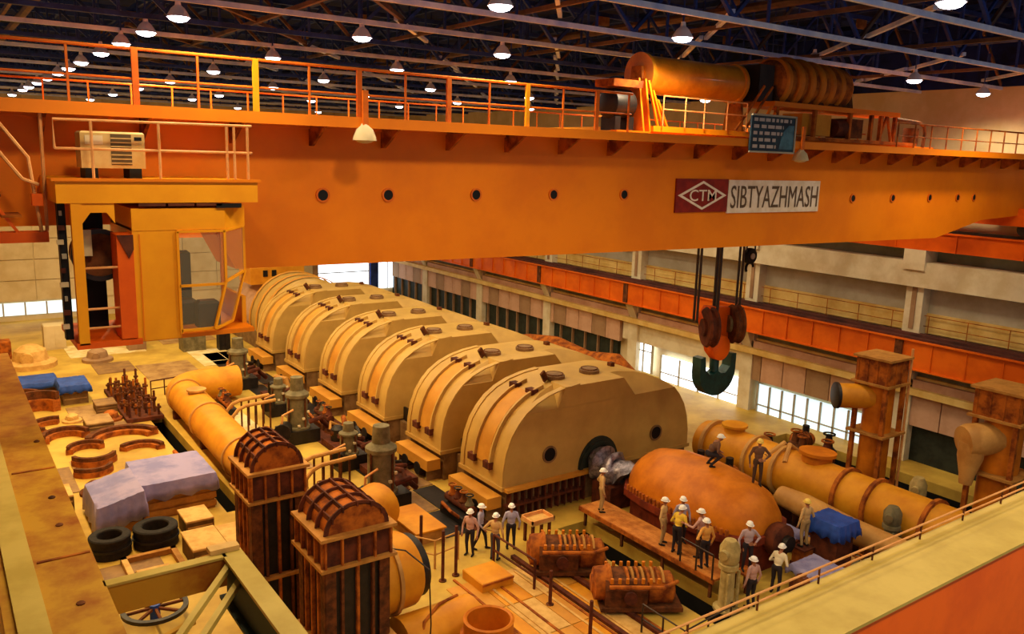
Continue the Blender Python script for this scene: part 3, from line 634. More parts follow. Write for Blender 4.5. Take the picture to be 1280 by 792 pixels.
def hood(y0, label, front=False):
    t = thing('turbine_hood', label, 'turbine hood', (XC, y0, 0), 'turbine exhaust hoods in a row')
    m = MB(); n = len(prof)
    yf = lambda z: y0+max(0, (z-Z1)/.9*1.0)
    vs = [(XC+x, yf(z), z) for x, z in prof] + [(XC+x, y0+L, z) for x, z in prof]
    fs = [(i, i+1, i+1+n, i+n) for i in range(n-1)]
    il, ir = 5, n-6
    fs += [tuple(list(range(0, il+1))+list(range(ir, n))), tuple(range(il, ir+1)), tuple(range(n, 2*n)), (0, n-1, 2*n-1, n)]
    m.add(vs, fs); m.build('hood_shell', 'hood_paint', t, smooth=30)
    # upright centre bay of the front face
    MB().add([(XC-2.7, y0, Z1-.01), (XC+1.75, y0, Z1-.01), (XC+1.0, y0, 5.29), (XC-2.3, y0, 5.29), (XC-2.3, y0+1.05, 5.31), (XC+1.0, y0+1.05, 5.31)],
             [(0,1,2,3), (3,2,5,4), (0,3,4), (1,5,2), (0,4,5,1)]).build('centre_bay', 'hood_paint', t, smooth=0)
    # ribs and panel down the left flank
    strip(y0+1.15, y0+2.05, 1.0, 6.6, .002, .05).build('flank_panel', 'hood_panel', t)
    for ya in (y0+.88, y0+2.08):
        strip(ya, ya+.10, .6, 7.4, 0, .17).build('flank_rib', 'hood_paint', t)
        strip(ya+.10, ya+.28, 1.0, 6.8, 0, .018).build('flank_groove_shade', 'groove_shade', t)  # dark strip paints the recess shade beside the rib
        for s in (1.0, 6.7):
            a = flank(s, .02); b = flank(s, .30)
            MB().bar((XC+a[0], ya-.06, a[1]), (XC+a[0], ya+.44, a[1]), .34, .30).build('rib_bracket', 'rust_maroon', t)
    strip(y0+.02, y0+.30, 0, 9, 0, .045, 18).build('edge_band', 'hood_paint', t)
    strip(y0+L-.28, y0+L, 0, 9, 0, .045, 18).build('edge_band', 'hood_paint', t)
    for x in (-1.8, .2):
        h = MB().lathe((XC+x, y0+1.45, 5.28), (0,0,1), [(.46, 0), (.46, .16), (.40, .18), (.40, .22)], 20).build('hatch', 'hood_hatch', t)
        MB().arc((XC+x, y0+1.45, 5.48), 'z', .34, .40, 0, .03, 0, 2*pi, 18).build('hatch_ring', 'rust_dark', h)
    MB().bar((XC-2.35, y0+1.35, 5.28), (XC-2.6, y0+1.3, 5.68), .10, .26).build('lifting_lug', 'rust_dark', t)
    MB().box(XC+1.9, XC+2.15, y0+1.9, y0+2.15, 5.2, 5.42).build('lifting_lug', 'rust_dark', t)
    for x, z in ((-3.05, 2.45), (3.2, 2.35)):
        MB().cyl((XC+x, y0-.03, z), (XC+x, y0+.03, z), .30, n=20).build('manhole', 'black', t)
        MB().arc((XC+x, y0-.05, z), 'y', .30, .38, 0, .05, 0, 2*pi, 20).build('manhole_ring', 'hood_hatch', t)
    if front:
        MB().prism([(XC-.3+1.15*cos(pi*i/16), 1.45+1.35*sin(pi*i/16)) for i in range(17)], 'y', y0-.06, y0+.02).build('shaft_opening', 'machine_green', t)
        MB().arc((XC-.3, y0-.14, 1.45), 'y', .95, 1.12, 0, .1, 0, pi, 18).build('gland_ring', 'machine_green', t)
    # base frame
    b = MB().box(XC-5.5, XC+5.5, y0-.05, y0+L+.05, 1.28, 1.45).build('base_flange', 'hood_paint', t)
    MB().box(XC-5.25, XC+5.25, y0+.02, y0+L-.02, 0, 1.28).build('base_frame', 'hood_hatch', t)
    MB().box(XC-6.1, XC-5.4, y0+.1, y0+L-.1, .55, 1.05).build('side_ledge', 'hood_panel', t)
    for k in range(4): MB().box(XC-6.0, XC-5.25, y0+.3+k*.9, y0+.36+k*.9, 0, .55).build('gusset', 'hood_hatch', t)
    for k in range(2): MB().cyl((XC-6.15, y0+1.0+k*1.2, .45), (XC-5.3, y0+1.0+k*1.2, .45), .3, n=16).build('drain_port', 'steel_dark', t)
    if front:
        for k in range(12): MB().box(XC-5.2+k*.36, XC-5.14+k*.36, y0-.25, y0+.02, .1, 1.28).build('front_rib', 'rust_maroon', t)
        MB().box(XC-5.4, XC-1.4, y0-.3, y0, .62, .72).build('front_shelf', 'rust_maroon', t)
        MB().box(XC-5.4, XC-.6, y0-.32, y0-.05, 1.28, 1.42).build('front_lip', 'hood_panel', t)
HY = [26.4, 31.4, 37.1, 42.5, 48.2, 53.9]
HL = ['nearest large tan turbine hood with black manholes and dark shaft opening', 'second tan turbine hood from the front, just behind the nearest one', 'third tan turbine hood from the front of the row', 'fourth tan turbine hood from the front of the row', 'fifth tan turbine hood from the front of the row', 'farthest tan turbine hood, next to the generator casing']
for k, y0 in enumerate(HY): hood(y0, HL[k], k == 0)
for k in range(5):   # low links between the hoods
    y0 = HY[k]+L+.06; y1 = HY[k+1]-.06
    t = thing('bearing_cover', '%s low brown bearing cover between turbine hoods, counted from the front' % ordn[k], 'machine cover', (XC, y0, 0), 'bearing covers between hoods')
    MB().box(XC-4.6, XC+4.6, y0, y1, 0, 1.2).build('cover_base', 'hood_hatch', t)
    MB().prism([(XC-1.4, 1.2), (XC+1.4, 1.2), (XC+1.1, 2.2), (XC-1.1, 2.2)], 'y', y0+.1, y1-.1).build('cover_top', 'valve_olive', t)
    for x in (-4.4, 4.3): MB().box(XC+x, XC+x+.1, y0, y1, 1.2, 1.9).build('guard_plate', 'steel_dark', t)
# generator at the far end
t = thing('generator_casing', 'rounded tan generator casing with yellow box on top at far end', 'generator', (XC, 58, 0))
MB().box(XC-4.2, XC+4.2, 58.2, 71, 0, 1.3).build('base', 'hood_hatch', t)
MB().lathe((XC-.6, 57.8, 1.9), (0,1,0), [(2.2, 0), (3.1, .35), (3.45, 1.0), (3.5, 5.2), (3.1, 6.0), (2.2, 6.3)], 30).build('casing', 'hood_paint', t)
for k in range(3): MB().lathe((XC-.6, 59.6+k*1.5, 1.9), (0,1,0), [(3.55, 0), (3.62, .05), (3.62, .2), (3.55, .25)], 30, cap=False).build('casing_band', 'hood_panel', t)
MB().lathe((XC-.6, 64.3, 1.6), (0,1,0), [(2.6, 0), (2.9, .3), (2.9, 5.2), (2.3, 6.0)], 26).build('exciter', 'wall_pink', t)
MB().cbox(XC-3.4, XC+1.0, 64.6, 67.5, 4.3, 5.7, .1).build('top_box', 'pipe_yellow', t)
for x in (-2.4, -1.7): MB().box(XC+x, XC+x+.35, 64.5, 64.6, 4.9, 5.4).build('box_window', 'black', t)

# shaft end wrapped in foil and the high pressure casing
m = MB(); pts = []; rad = []
for i in range(9):
    f = i/8; pts.append((XC-.45+.25*f, 26.2-1.6*f, 1.65-.05*f+.12*sin(i*2.1))); rad.append(.62+.16*sin(i*1.7)+.08*R.random()-.12*f)
m.tube(pts, rad, 16); m.v = [(x+R.uniform(-.07, .07), y+R.uniform(-.05, .05), z+R.uniform(-.07, .07)) for x, y, z in m.v]
t = thing('wrapped_shaft', 'shaft coupling wrapped in crumpled grey foil at the front hood opening', 'shaft', (XC-.4, 25.4, 0))
m.build('foil_wrap', 'foil', t, smooth=80)
MB().cyl((XC-.3, 26.3, 1.55), (XC+.1, 24.45, 1.5), .34, n=18).build('shaft', 'steel_dark', t)
MB().box(XC-1.0, XC+.5, 24.7, 25.9, 0, 1.05).build('pedestal', 'rust_maroon', t)
XH = 24.45
t = thing('turbine_casing', 'smooth orange high pressure turbine casing with bolted maroon flange', 'turbine casing', (XH, 20.5, 0))
m = MB(); n = 20; secs = [(24.3, .60, 1.5), (24.1, 1.05, 1.5), (23.6, 1.42, 1.5), (22.6, 1.66, 1.5), (21.0, 1.74, 1.5), (19.6, 1.66, 1.5), (18.6, 1.42, 1.5), (18.0, 1.0, 1.5), (17.75, .5, 1.5)]
vs = []
for y, r, z in secs:
    for i in range(n+1): a = pi*i/n; vs.append((XH-r*cos(a)*1.06, y, z+r*sin(a)))
k = len(secs); fs = [(i*(n+1)+j, i*(n+1)+j+1, (i+1)*(n+1)+j+1, (i+1)*(n+1)+j) for i in range(k-1) for j in range(n)]
fs += [tuple(range(n, -1, -1)), tuple(range((k-1)*(n+1), k*(n+1)))]
m.add(vs, fs).build('upper_casing', 'casing_orange', t, smooth=60)
fp = [(XH-1.0, 24.4), (XH-1.75, 23.7), (XH-2.0, 22.4), (XH-2.05, 20.8), (XH-1.95, 19.3), (XH-1.6, 18.2), (XH-.8, 17.6), (XH+.8, 17.6), (XH+1.6, 18.2), (XH+1.95, 19.3), (XH+2.05, 20.8), (XH+2.0, 22.4), (XH+1.75, 23.7), (XH+1.0, 24.4)]
fl = MB().prism(fp, 'z', 1.22, 1.50).build('flange', 'casing_maroon', t)
MB().prism([(XH+(p[0]-XH)*.86, 20.9+(p[1]-20.9)*.94) for p in fp], 'z', 0, 1.22).build('lower_casing', 'casing_maroon', t)
bolt = None
for a, b in zip(fp[1:5], fp[2:6]):
    d_ = (Vector(b)-Vector(a)).length; nb = max(2, int(d_/.22))
    for i in range(nb):
        p = Vector(a).lerp(Vector(b), (i+.5)/nb); q = Vector((XH, 20.9)); p = p+(q-p).normalized()*.12
        MB().cyl((p.x, p.y, 1.5), (p.x, p.y, 1.72), .07, n=6).build('flange_bolt', 'rust_orange', fl)
MB().lathe((XH+.2, 17.75, 1.3), (0,-1,0), [(.55, 0), (.62, .1), (.62, .5), (.45, .6)], 18).build('gland_housing', 'rust_maroon', t)
MB().cyl((XH+.2, 17.2, 1.3), (XH+.2, 16.95, 1.3), .3, n=14).build('shaft_stub', 'steel_dark', t)
t = thing('work_platform', 'long rusty orange plank platform beside the turbine casing', 'platform', (21.6, 20.9, 0))
for k in range(5): MB().box(21.06+k*.25, 21.06+k*.25+.24, 17.3, 24.5, .72, .8).build('plank', 'plank', t)
for y in (17.5, 19.8, 22.0, 24.2): MB().box(21.1, 22.2, y, y+.1, .6, .72).build('bearer', 'rust_dark', t)
for y in (17.5, 19.8, 22.0, 24.2):
    for x in (21.12, 22.1): MB().box(x, x+.1, y, y+.1, 0, .6).build('leg', 'rust_dark', t)
MB().box(21.0, 21.06, 17.3, 24.5, .62, .80).build('edge_angle', 'rust_orange', t)

# dismantled bearing shells over the pit
def bearing(cx, cy, rz, label):
    t = thing('bearing_housing', label, 'machine part', (cx, cy, .15), 'dismantled bearing housings', rz)
    MB().box(-1.45, 1.3, -.75, .75, 0, .14).build('base_plate', 'rust_dark', t)
    b = MB().prism([(-.68, .14), (.68, .14), (.72, .75), (.5, 1.0), (-.5, 1.0), (-.72, .75)], 'x', -1.3, .1).build('housing', 'rust_dark', t)
    MB().lathe((-1.7, 0, .66), (1,0,0), [(.30, 0), (.34, .05), (.54, .10), (.58, .5), (.63, .54), (.63, .64)], 22).build('end_barrel', 'rust_orange', t)
    MB().lathe((.1, 0, .5), (1,0,0), [(.42, 0), (.55, .1), (.55, .9), (.4, 1.0)], 20).build('shell', 'rust_orange', t)
    for k in range(8): MB().arc((-.55+k*.17, .05, .55), 'x', .45, .60, 0, .08, .2*pi, .8*pi, 10).build('fin', 'wood_box' if k % 2 else 'rust_orange', t)
    for k in range(7):
        for s in (-.6, .6): MB().cyl((-1.1+k*.26, s, .95), (-1.1+k*.26, s, 1.12), .06, n=6).build('bolt', 'casing_orange', t)
    MB().tube([(-1.2, -.75, .9), (-.4, -.95, 1.0), (.6, -.8, .9), (1.2, -.2, .8)], .07, 8).build('oil_pipe', 'rust_orange', t)
    MB().box(-.2, .9, .55, .95, .5, .62).build('side_plate', 'wood_pale', t)
    MB().cyl((-.5, -.78, .55), (-.5, -.9, .55), .22, n=14).build('port', 'rust_maroon', t)
bearing(18.35, 21.6, -.55, 'rust-brown bearing housing with row of fins, nearer the turbine hoods')
bearing(18.75, 18.5, -.55, 'rust-brown bearing housing with smooth barrel, nearer the railed deck edge')
for x in (16.9, 17.9):
    tag(MB().box(x, x+.18, 15.6, 23.5, 0, .14).build('skid_beam', 'rust_maroon'), 'maroon steel skid beam under the bearing housings, %s' % ('on their left' if x < 17.5 else 'below their middle'), 'beam', 'skid beams')
t = thing('steel_tray', 'open pale steel tray on a dark stand near the front hood', 'tray', (18.7, 24.2, 0))
MB().box(18.1, 19.2, 23.8, 24.6, .85, .92).build('tray_floor', 'wood_pale', t)
for a in ((18.1, 19.2, 23.8, 23.86), (18.1, 19.2, 24.54, 24.6), (18.1, 18.16, 23.8, 24.6), (19.14, 19.2, 23.8, 24.6)): MB().box(*a, .92, 1.05).build('tray_rim', 'rail_pale', t)
for x in (18.2, 19.0):
    for y in (23.9, 24.4): MB().box(x, x+.1, y, y+.1, 0, .85).build('leg', 'rust_maroon', t)

# ------------------------------------------------------------------ pipes and vessels on the right
def flange(parent, p, d, r, m='rust_orange', w_=.12): return MB().lathe(p, d, [(r, 0), (r, w_)], 24).build('flange', m, parent)
t = thing('steam_pipe', 'very large orange steam pipe running along the right of the turbine', 'pipe', (31.2, 20, -3.4))
MB().lathe((31.3, 27.2, 1.1), (-.02,-1,0), [(.7, 0), (1.0, .25), (1.05, 1.4), (1.05, 15.0), (.9, 15.3)], 28).build('pipe_body', 'pipe_yellow', t)
for y in (26.4, 23.8, 22.2, 19.0, 17.6, 15.2): flange(t, (31.3-.02*(28-y), y, 1.1), (0,-1,0), 1.2, 'pipe_tan' if y > 20 else 'rust_orange', .16)
MB().lathe((31.25, 20.6, 2.0), (.05,0,1), [(.65, 0), (.65, .35), (.8, .36), (.8, .5)], 20).build('branch_neck', 'casing_orange', t)
MB().lathe((31.25, 25.2, 2.0), (0,0,1), [(.5, 0), (.5, .3), (.62, .31), (.62, .42)], 20).build('branch_neck', 'pipe_yellow', t)
MB().tube([(30.4, 22.6, 1.8), (31.2, 22.3, 2.35), (32.1, 22.6, 1.7)], .12, 8).tube([(30.4, 21.6, 1.8), (31.2, 22.0, 2.35), (32.1, 21.8, 1.7)], .12, 8).build('cross_strap', 'pipe_tan', t)
for y in (15.0, 18.5, 22, 25.5): MB().box(30.6, 31.8, y, y+.3, -3.4, .4).build('saddle', 'rust_maroon', t)
t = thing('lagged_pipe', 'tan lagged pipe with rounded end beside the large steam pipe', 'pipe', (28.6, 17, -3.4))
MB().tube([(28.7, 20.6, .9), (28.6, 20.3, 1.1), (28.4, 19.0, 1.15), (28.35, 17.0, 1.0), (28.4, 13.5, .9)], [.2, .42, .5, .48, .46], 16).build('pipe_body', 'pipe_tan', t)
for y in (18.5, 15): MB().box(28.2, 28.6, y, y+.25, -3.4, .7).build('saddle', 'rust_maroon', t)
t = thing('lagged_pipe', 'thin tan pipe lying in the shade in front of the lagged pipe', 'pipe', (27.3, 16, -.1))
MB().tube([(27.2, 18.0, .35), (27.2, 15.5, .35), (27.35, 13.2, .35)], .2, 12).build('pipe_body', 'pipe_tan', t)
MB().box(27.0, 27.5, 16.5, 16.7, 0, .2).build('saddle', 'rust_maroon', t)
for x, y, lab in ((29.4, 24.0, 'rust-brown pump with ribbed body behind the turbine casing'), (29.0, 25.4, 'rust-brown pump close to the front turbine hood right side'), (36.8, 25.2, 'dark rusty pump set beyond the large steam pipe')):
    t = thing('pump_set', lab, 'pump', (x, y, -3.4), 'rusty pump sets')
    MB().box(x-.7, x+.7, y-.6, y+.6, -3.4, .1).build('plinth', 'rust_maroon', t)
    MB().lathe((x-.6, y, .6), (1,0,0), [(.3, 0), (.5, .15), (.5, .7), (.35, .85), (.35, 1.2)], 18).build('pump_body', 'rust_orange', t)
    for k in range(4): MB().lathe((x-.4+k*.15, y, .6), (1,0,0), [(.55, 0), (.55, .05)], 18).build('cooling_fin', 'rust_dark', t)
    MB().cyl((x+.2, y, .9), (x+.2, y, 1.4), .18, n=12).build('riser', 'steel_dark', t)
t = thing('valve_cluster', 'dark cluster of valves and pipework behind the steam pipe branch', 'valves', (34.5, 22.5, -3.4))
for k, (x, y, z, h) in enumerate(((34.2, 23.4, .6, 1.2), (34.8, 22.4, .8, 1.3), (33.8, 21.8, 1.0, 1.1), (35.2, 24.5, .4, 1.2), (34.0, 25.2, .3, 1.1))):
    v = MB().lathe((x, y, z), (0,0,1), [(.3, 0), (.42, .2), (.42, .5), (.22, .7), (.14, h)], 14).build('valve_body', ['rust_dark', 'steel_dark', 'rust_maroon'][k % 3], t)
    MB().arc((x, y, z+h), 'z', .22, .3, 0, .06, 0, 2*pi, 16).build('handwheel', 'black' if k == 1 else 'rust_orange', v)
    MB().cyl((x, y, -3.4), (x, y, z), .16, n=8).build('stem', 'rust_dark', v)
MB().tube([(33.2, 26.8, .9), (33.4, 24, 1.1), (33.2, 20.5, 1.0)], .14, 8).build('header_pipe', 'wall_pink', t)
def rtower(x, y, ztop, w_, label, funnel):
    t = thing('valve_tower', label, 'steel tower', (x, y, -3.4), 'rusty valve towers at right')
    h = w_/2
    MB().lathe((x, y, -3.4), (0,0,1), [(h*.85, 0), (h*.85, ztop+2.1)], 20).build('core', 'casing_orange', t)
    for sx in (-1, 1):
        for sy in (-1, 1): MB().box(x+sx*h*.92-.09, x+sx*h*.92+.09, y+sy*h*.92-.09, y+sy*h*.92+.09, -3.4, ztop-1.2).build('corner_post', 'rust_orange', t)
    for z in (ztop-1.3, ztop-.12, ztop-3.6): MB().box(x-h*1.22, x+h*1.22, y-h*1.22, y+h*1.22, z, z+.1).build('flange_plate', 'wood_box', t)
    MB().box(x-h*1.05, x+h*1.05, y-h*1.05, y+h*1.05, ztop-1.2, ztop-.12).build('head_box', 'rust_orange', t)
    for k in range(4): MB().box(x-h*1.1, x-h*1.04, y-h+k*h*.62, y-h+k*h*.62+.05, ztop-1.2, ztop-.12).build('head_rib', 'rust_orange', t)
    for k in range(4): MB().box(x-h+k*h*.62, x-h+k*h*.62+.05, y-h*1.1, y-h*1.04, ztop-1.2, ztop-.12).build('head_rib', 'rust_orange', t)
    MB().cyl((x+h*1.35, y-h, -3.4), (x+h*1.35, y-h, ztop+.3), .06, n=8).build('drain_pipe', 'rail_pale', t)
    if funnel:
        MB().lathe((x-.3, y+.1, ztop-2.1), (-.85,.5,-.12), [(.62, 0), (.66, .5), (.70, 1.15), (.62, 1.4), (.1, 1.5)], 22).build('nozzle', 'pipe_tan', t)
        MB().lathe((x-1.25, y+.55, ztop-2.3), (-.1,0,-1), [(.5, 0), (.48, .6), (.3, 1.3), (.24, 1.7)], 18).build('nozzle_leg', 'pipe_tan', t)
    else:
        MB().lathe((x-.3, y+.2, ztop-1.95), (-.8,.6,0), [(.56, 0), (.56, 1.5)], 22).build('nozzle', 'pipe_yellow', t)
        MB().lathe((x-1.5, y+1.1, ztop-1.95), (-.8,.6,0), [(.60, 0), (.60, .12), (.5, .16)], 22).build('blank_flange', 'steel_dark', t)
rtower(34.6, 20.0, 6.6, 1.5, 'rust-orange valve tower with dark-capped yellow nozzle, by the right wall', False)
rtower(34.8, 14.7, 6.4, 1.7, 'rust-orange valve tower with tan elbow nozzle, nearest the right edge', True)
def actuator(x, y, z0, h, m, label):
    t = thing('valve_actuator', label, 'valve', (x, y, z0))
    MB().lathe((x, y, z0), (0,0,1), [(.42, 0), (.42, .08), (.26, .12), (.24, h*.55), (.34, h*.58), (.34, h*.64), (.22, h*.66)], 16).build('yoke', m, t)
    MB().lathe((x, y, z0+h*.66), (0,0,1), [(.3, 0), (.34, .1), (.34, h*.2), (.2, h*.3)], 16).build('bonnet', m, t)
    MB().cyl((x-.45, y-.1, z0+h*.8), (x+.4, y+.1, z0+h*.84), .16, n=12).build('motor', m, t)
    for k in range(2): MB().box(x-.3+k*.5, x-.2+k*.5, y-.28, y-.2, z0+.1, z0+h*.55).build('yoke_arm', m, t)
    MB().cyl((x, y-.36, z0+.3), (x, y-.22, z0+.3), .08, n=10).build('port', 'steel_dark', t)
actuator(21.05, 16.75, 0, 2.6, 'valve_cream', 'tall pale olive valve stand at near end of the plank platform')
actuator(29.6, 16.0, -.2, 2.3, 'valve_olive', 'olive valve actuator between the lagged pipe and steam pipe')
actuator(33.0, 16.9, -.6, 2.9, 'valve_cream', 'cream valve actuator with side motor beyond the steam pipe')
# rusty curved pipe and cloth right of the second hood
t = thing('bent_pipe', 'rust-brown bent pipe lying on stands behind the front turbine hoods', 'pipe', (34.5, 42, 0))
MB().tube([(33.5, 49, 1.5), (34.2, 46, 1.9), (34.0, 43, 2.3), (34.4, 40, 1.9), (34.6, 37.5, 2.2), (34.9, 36, 1.6)], [.4, .7, .75, .7, .75, .4], 14).build('pipe_body', 'rust_orange', t)
for y in (47, 43, 38): MB().box(33.8, 34.9, y, y+.3, 0, 1.6).build('stand', 'rust_maroon', t)
for k, (x, y) in enumerate(((32.5, 35.5), (33.2, 33.6), (32.4, 31.0))):
    actuator(x, y, 0, 2.3, ['valve_olive', 'wall_grey', 'rust_dark'][k], ['olive', 'grey', 'dark rusty'][k]+' valve stand right of the turbine hoods, in front of the bright windows')

# ------------------------------------------------------------------ left side: towers, pipes, valves
def ltower(x, y, ztop, w_, label, nozzle):
    t = thing('valve_tower', label, 'steel tower', (x, y, 0), 'ribbed rusty towers at left')
    h = w_/2; zh = ztop-.85
    MB().box(x-h*.86, x+h*.86, y-h*.86, y+h*.86, 0, zh-1.0).build('core', 'steel_dark', t)
    for sx in (-1, 1):
        for sy in (-1, 1):
            cx, cy = x+sx*h*.93, y+sy*h*.93
            MB().box(min(cx, cx-sx*.30), max(cx, cx-sx*.30), cy-.03, cy+.03, 0, zh-.9).box(cx-.03, cx+.03, min(cy, cy-sy*.30), max(cy, cy-sy*.30), 0, zh-.9).build('corner_angle', 'rust_dark', t)
    for k in (-.45, 0, .45):
        MB().box(x+k*w_*.5-.04, x+k*w_*.5+.04, y-h*.97, y-h*.86, .2, zh-1.0).build('web_rib', 'rust_dark' if k else 'rust_orange', t)
        MB().box(x-h*.97, x-h*.86, y+k*w_*.5-.04, y+k*w_*.5+.04, .2, zh-1.0).build('web_rib', 'rust_orange', t)
    for z in (zh-.06, zh-.95, zh-3.5):
        if z > .1: MB().box(x-h*1.10, x+h*1.10, y-h*1.10, y+h*1.10, z, z+.09).build('flange_plate', 'wood_box', t)
    MB().box(x-h*.95, x+h*.95, y-h*.95, y+h*.95, zh-.86, zh-.06).build('head_box', 'rust_maroon', t)
    for k in range(5):
        u = -h*.95+k*h*.475
        MB().box(x+u-.03, x+u+.03, y-h*1.05, y-h*.93, zh-.86, zh-.06).build('head_rib', 'rust_orange', t)
        MB().box(x-h*1.05, x-h*.93, y+u-.03, y+u+.03, zh-.86, zh-.06).build('head_rib', 'rust_orange', t)
    # ribbed half round top
    n = 12; hh = ztop-zh
    arch = [(x-h*.82*cos(pi*i/n), zh+.03+hh*.86*sin(pi*i/n)) for i in range(n+1)]
    v = MB().prism(arch, 'y', y-h*.9, y+h*.9).build('vault', 'rust_orange', t)
    for k in range(4):
        yy = y-h*.9+k*h*.6
        m = MB(); vs = []
        for i in range(n+1):
            c_, s_ = cos(pi*i/n), sin(pi*i/n)
            for f in (.95, 1.1):
                for d_ in (0, .05): vs.append((x-h*.86*f*c_, yy+d_, zh+.03+hh*.88*f*s_))
        fs = []
        for i in range(n):
            a = i*4; b = a+4; fs += [(a, a+1, b+1, b), (a+2, b+2, b+3, a+3), (a, b, b+2, a+2), (a+1, a+3, b+3, b+1)]
        fs += [(0, 2, 3, 1), (n*4, n*4+1, n*4+3, n*4+2)]
        m.add(vs, fs).build('arch_rib', 'rust_maroon', v)
    for i in (2, 4, 6, 8, 10):
        a = arch[i]; MB().bar((a[0], y-h*.95, a[1]+.03), (a[0], y+h*.95, a[1]+.03), .05, .16).build('ridge_rib', 'rust_maroon', v)
    if nozzle:
        MB().lathe((x+h*.8, y+.9, 1.9), (1, .12, 0), [(1.18, 0), (1.2, .1), (1.2, 1.6), (1.1, 1.75)], 30).build('nozzle', 'pipe_yellow', t)
        MB().lathe((x+h*.8+1.72, y+1.1, 1.9), (1, .12, 0), [(1.02, 0), (1.02, .3), (.9, .36)], 30).build('nozzle_cap', 'steel_dark', t)
        MB().arc((x+h*.8+.9, y+1.0, 1.9), 'x', 1.2, 1.3, 0, .12, 0, 2*pi, 28).build('nozzle_band', 'pipe_tan', t)
    return t
ltower(8.1, 24.3, 6.15, 1.75, 'rust-brown ribbed valve tower, the farther of the two at left', False)
ltower(9.0, 20.7, 5.45, 2.05, 'rust-brown ribbed valve tower with big yellow side nozzle, the nearer one', True)
t = thing('steam_pipe', 'large yellow steam pipe with an elbow running past the tarp-covered crate', 'pipe', (11.3, 42, 0))
pts = [(10.7, 26.0, 1.1), (10.8, 33.0, 1.1), (11.1, 47.5, 1.1)]
for i in range(1, 7): a = pi/2*i/6; pts.append((11.1+1.5*(1-cos(a)), 47.5+1.5*sin(a), 1.1))
pts.append((14.6, 49.0, 1.1))
MB().tube(pts, .92, 24).build('pipe_body', 'pipe_yellow', t)
for y in (30.5, 36, 42, 47): MB().arc((10.75+(y-30)*.02, y, 1.1), 'y', .9, 1.0, 0, .12, 0, 2*pi, 26).build('pipe_band', 'pipe_tan', t)
for y in (29, 35, 41, 46.5): MB().box(10.3, 11.6, y, y+.3, 0, .45).build('saddle', 'rust_maroon', t)
MB().lathe((11.05, 44.5, 1.9), (0,0,1), [(.4, 0), (.4, .18), (.5, .19), (.5, .28)], 18).build('inspection_cap', 'pipe_tan', t)
MB().lathe((11.4, 26.6, 1.2), (.85, .5, 0), [(.8, 0), (.95, .1), (.95, 2.6), (.8, 2.75)], 24).build('branch_pipe', 'pipe_yellow', t)
MB().box(11.8, 12.8, 27.0, 27.9, 0, .4).build('saddle', 'rust_maroon', t)
def governor(x, y, h, label, s=1.0):
    t = thing('control_valve', label, 'valve', (x, y, 0), 'tall olive control valves')
    MB().box(x-.9*s, x+.9*s, y-.7*s, y+.7*s, 0, .7).build('base_block', 'steel_dark', t)
    MB().lathe((x, y, .7), (0,0,1), [(.62*s, 0), (.62*s, .1), (.5*s, .15), (.5*s, h*.6), (.58*s, h*.62), (.58*s, h*.68), (.34*s, h*.75), (.3*s, h)], 18).build('cylinder', 'valve_olive', t)
    for k in range(4):
        a = pi/2*k+.4; MB().cyl((x+.55*s*cos(a), y+.55*s*sin(a), .75), (x+.55*s*cos(a), y+.55*s*sin(a), .75+h*.62), .05, n=6).build('tie_rod', 'rust_dark', t)
    MB().lathe((x-.7*s, y-.3, .9), (-.6,-1,0), [(.32*s, 0), (.32*s, .8), (.42*s, .82), (.42*s, .95)], 14).build('side_port', 'steel_dark', t)
    MB().tube([(x+.5, y-.3, 1.0), (x+1.1, y-.5, 1.2), (x+1.4, y+.2, .8), (x+1.9, y+.4, .3)], .13, 8).build('oil_pipe', 'rust_maroon', t)
    MB().tube([(x-.4, y-.5, .75+h*.4), (x-1.0, y-.6, .7+h*.35), (x-1.1, y-.6, .1)], .06, 6).build('thin_pipe', 'rail_pale', t)
    for k in range(3): MB().box(x-.2+k*.25, x-.08+k*.25, y-.62*s, y-.5*s, .9+k*.35, 1.0+k*.35).build('gauge', 'cream', t)
governor(14.9, 30.3, 2.9, 'olive control valve standing left of the nearest turbine hood', 1.15)
governor(14.9, 40.0, 2.7, 'olive control valve halfway along the left of the turbine', 1.05)
governor(15.3, 51.2, 2.5, 'olive control valve at the elbow of the yellow steam pipe', 1.1)
governor(15.6, 35.2, 1.5, 'short dark control valve close to the second turbine hood', .8)
governor(15.6, 44.8, 1.4, 'short control valve close to the fourth turbine hood', .8)
for k, (x, y, l) in enumerate(((16.6, 33.2, 'beside the second hood'), (16.5, 37.6, 'beside the third hood'), (16.6, 47.4, 'beside the fifth hood'), (16.3, 54.0, 'beside the farthest hood'))):
    t = thing('oil_pipework', 'dark maroon tangle of oil pipes %s' % l, 'pipework', (x, y, 0), 'oil pipework along the turbine')
    MB().box(x-.8, x+.8, y-1.6, y+1.2, 0, .35).build('bed_plate', 'rust_maroon', t)
    for j in range(5):
        p = [(x+R.uniform(-.8, .8), y-1.5+.6*j, .35), (x+R.uniform(-.8, .8), y-1.2+.6*j, R.uniform(.6, 1.2)), (x+R.uniform(-.8, .8), y-.6+.6*j, R.uniform(.6, 1.2)), (x+.8, y-.4+.5*j, .5)]
        MB().tube(p, R.uniform(.08, .15), 8).build('oil_pipe', ['rust_maroon', 'steel_dark', 'rust_dark', 'wood_box', 'rust_orange'][j], t)
    MB().lathe((x-.2, y+.5, .35), (0,0,1), [(.35, 0), (.35, .6), (.2, .75)], 14).build('filter_pot', 'steel_dark', t)
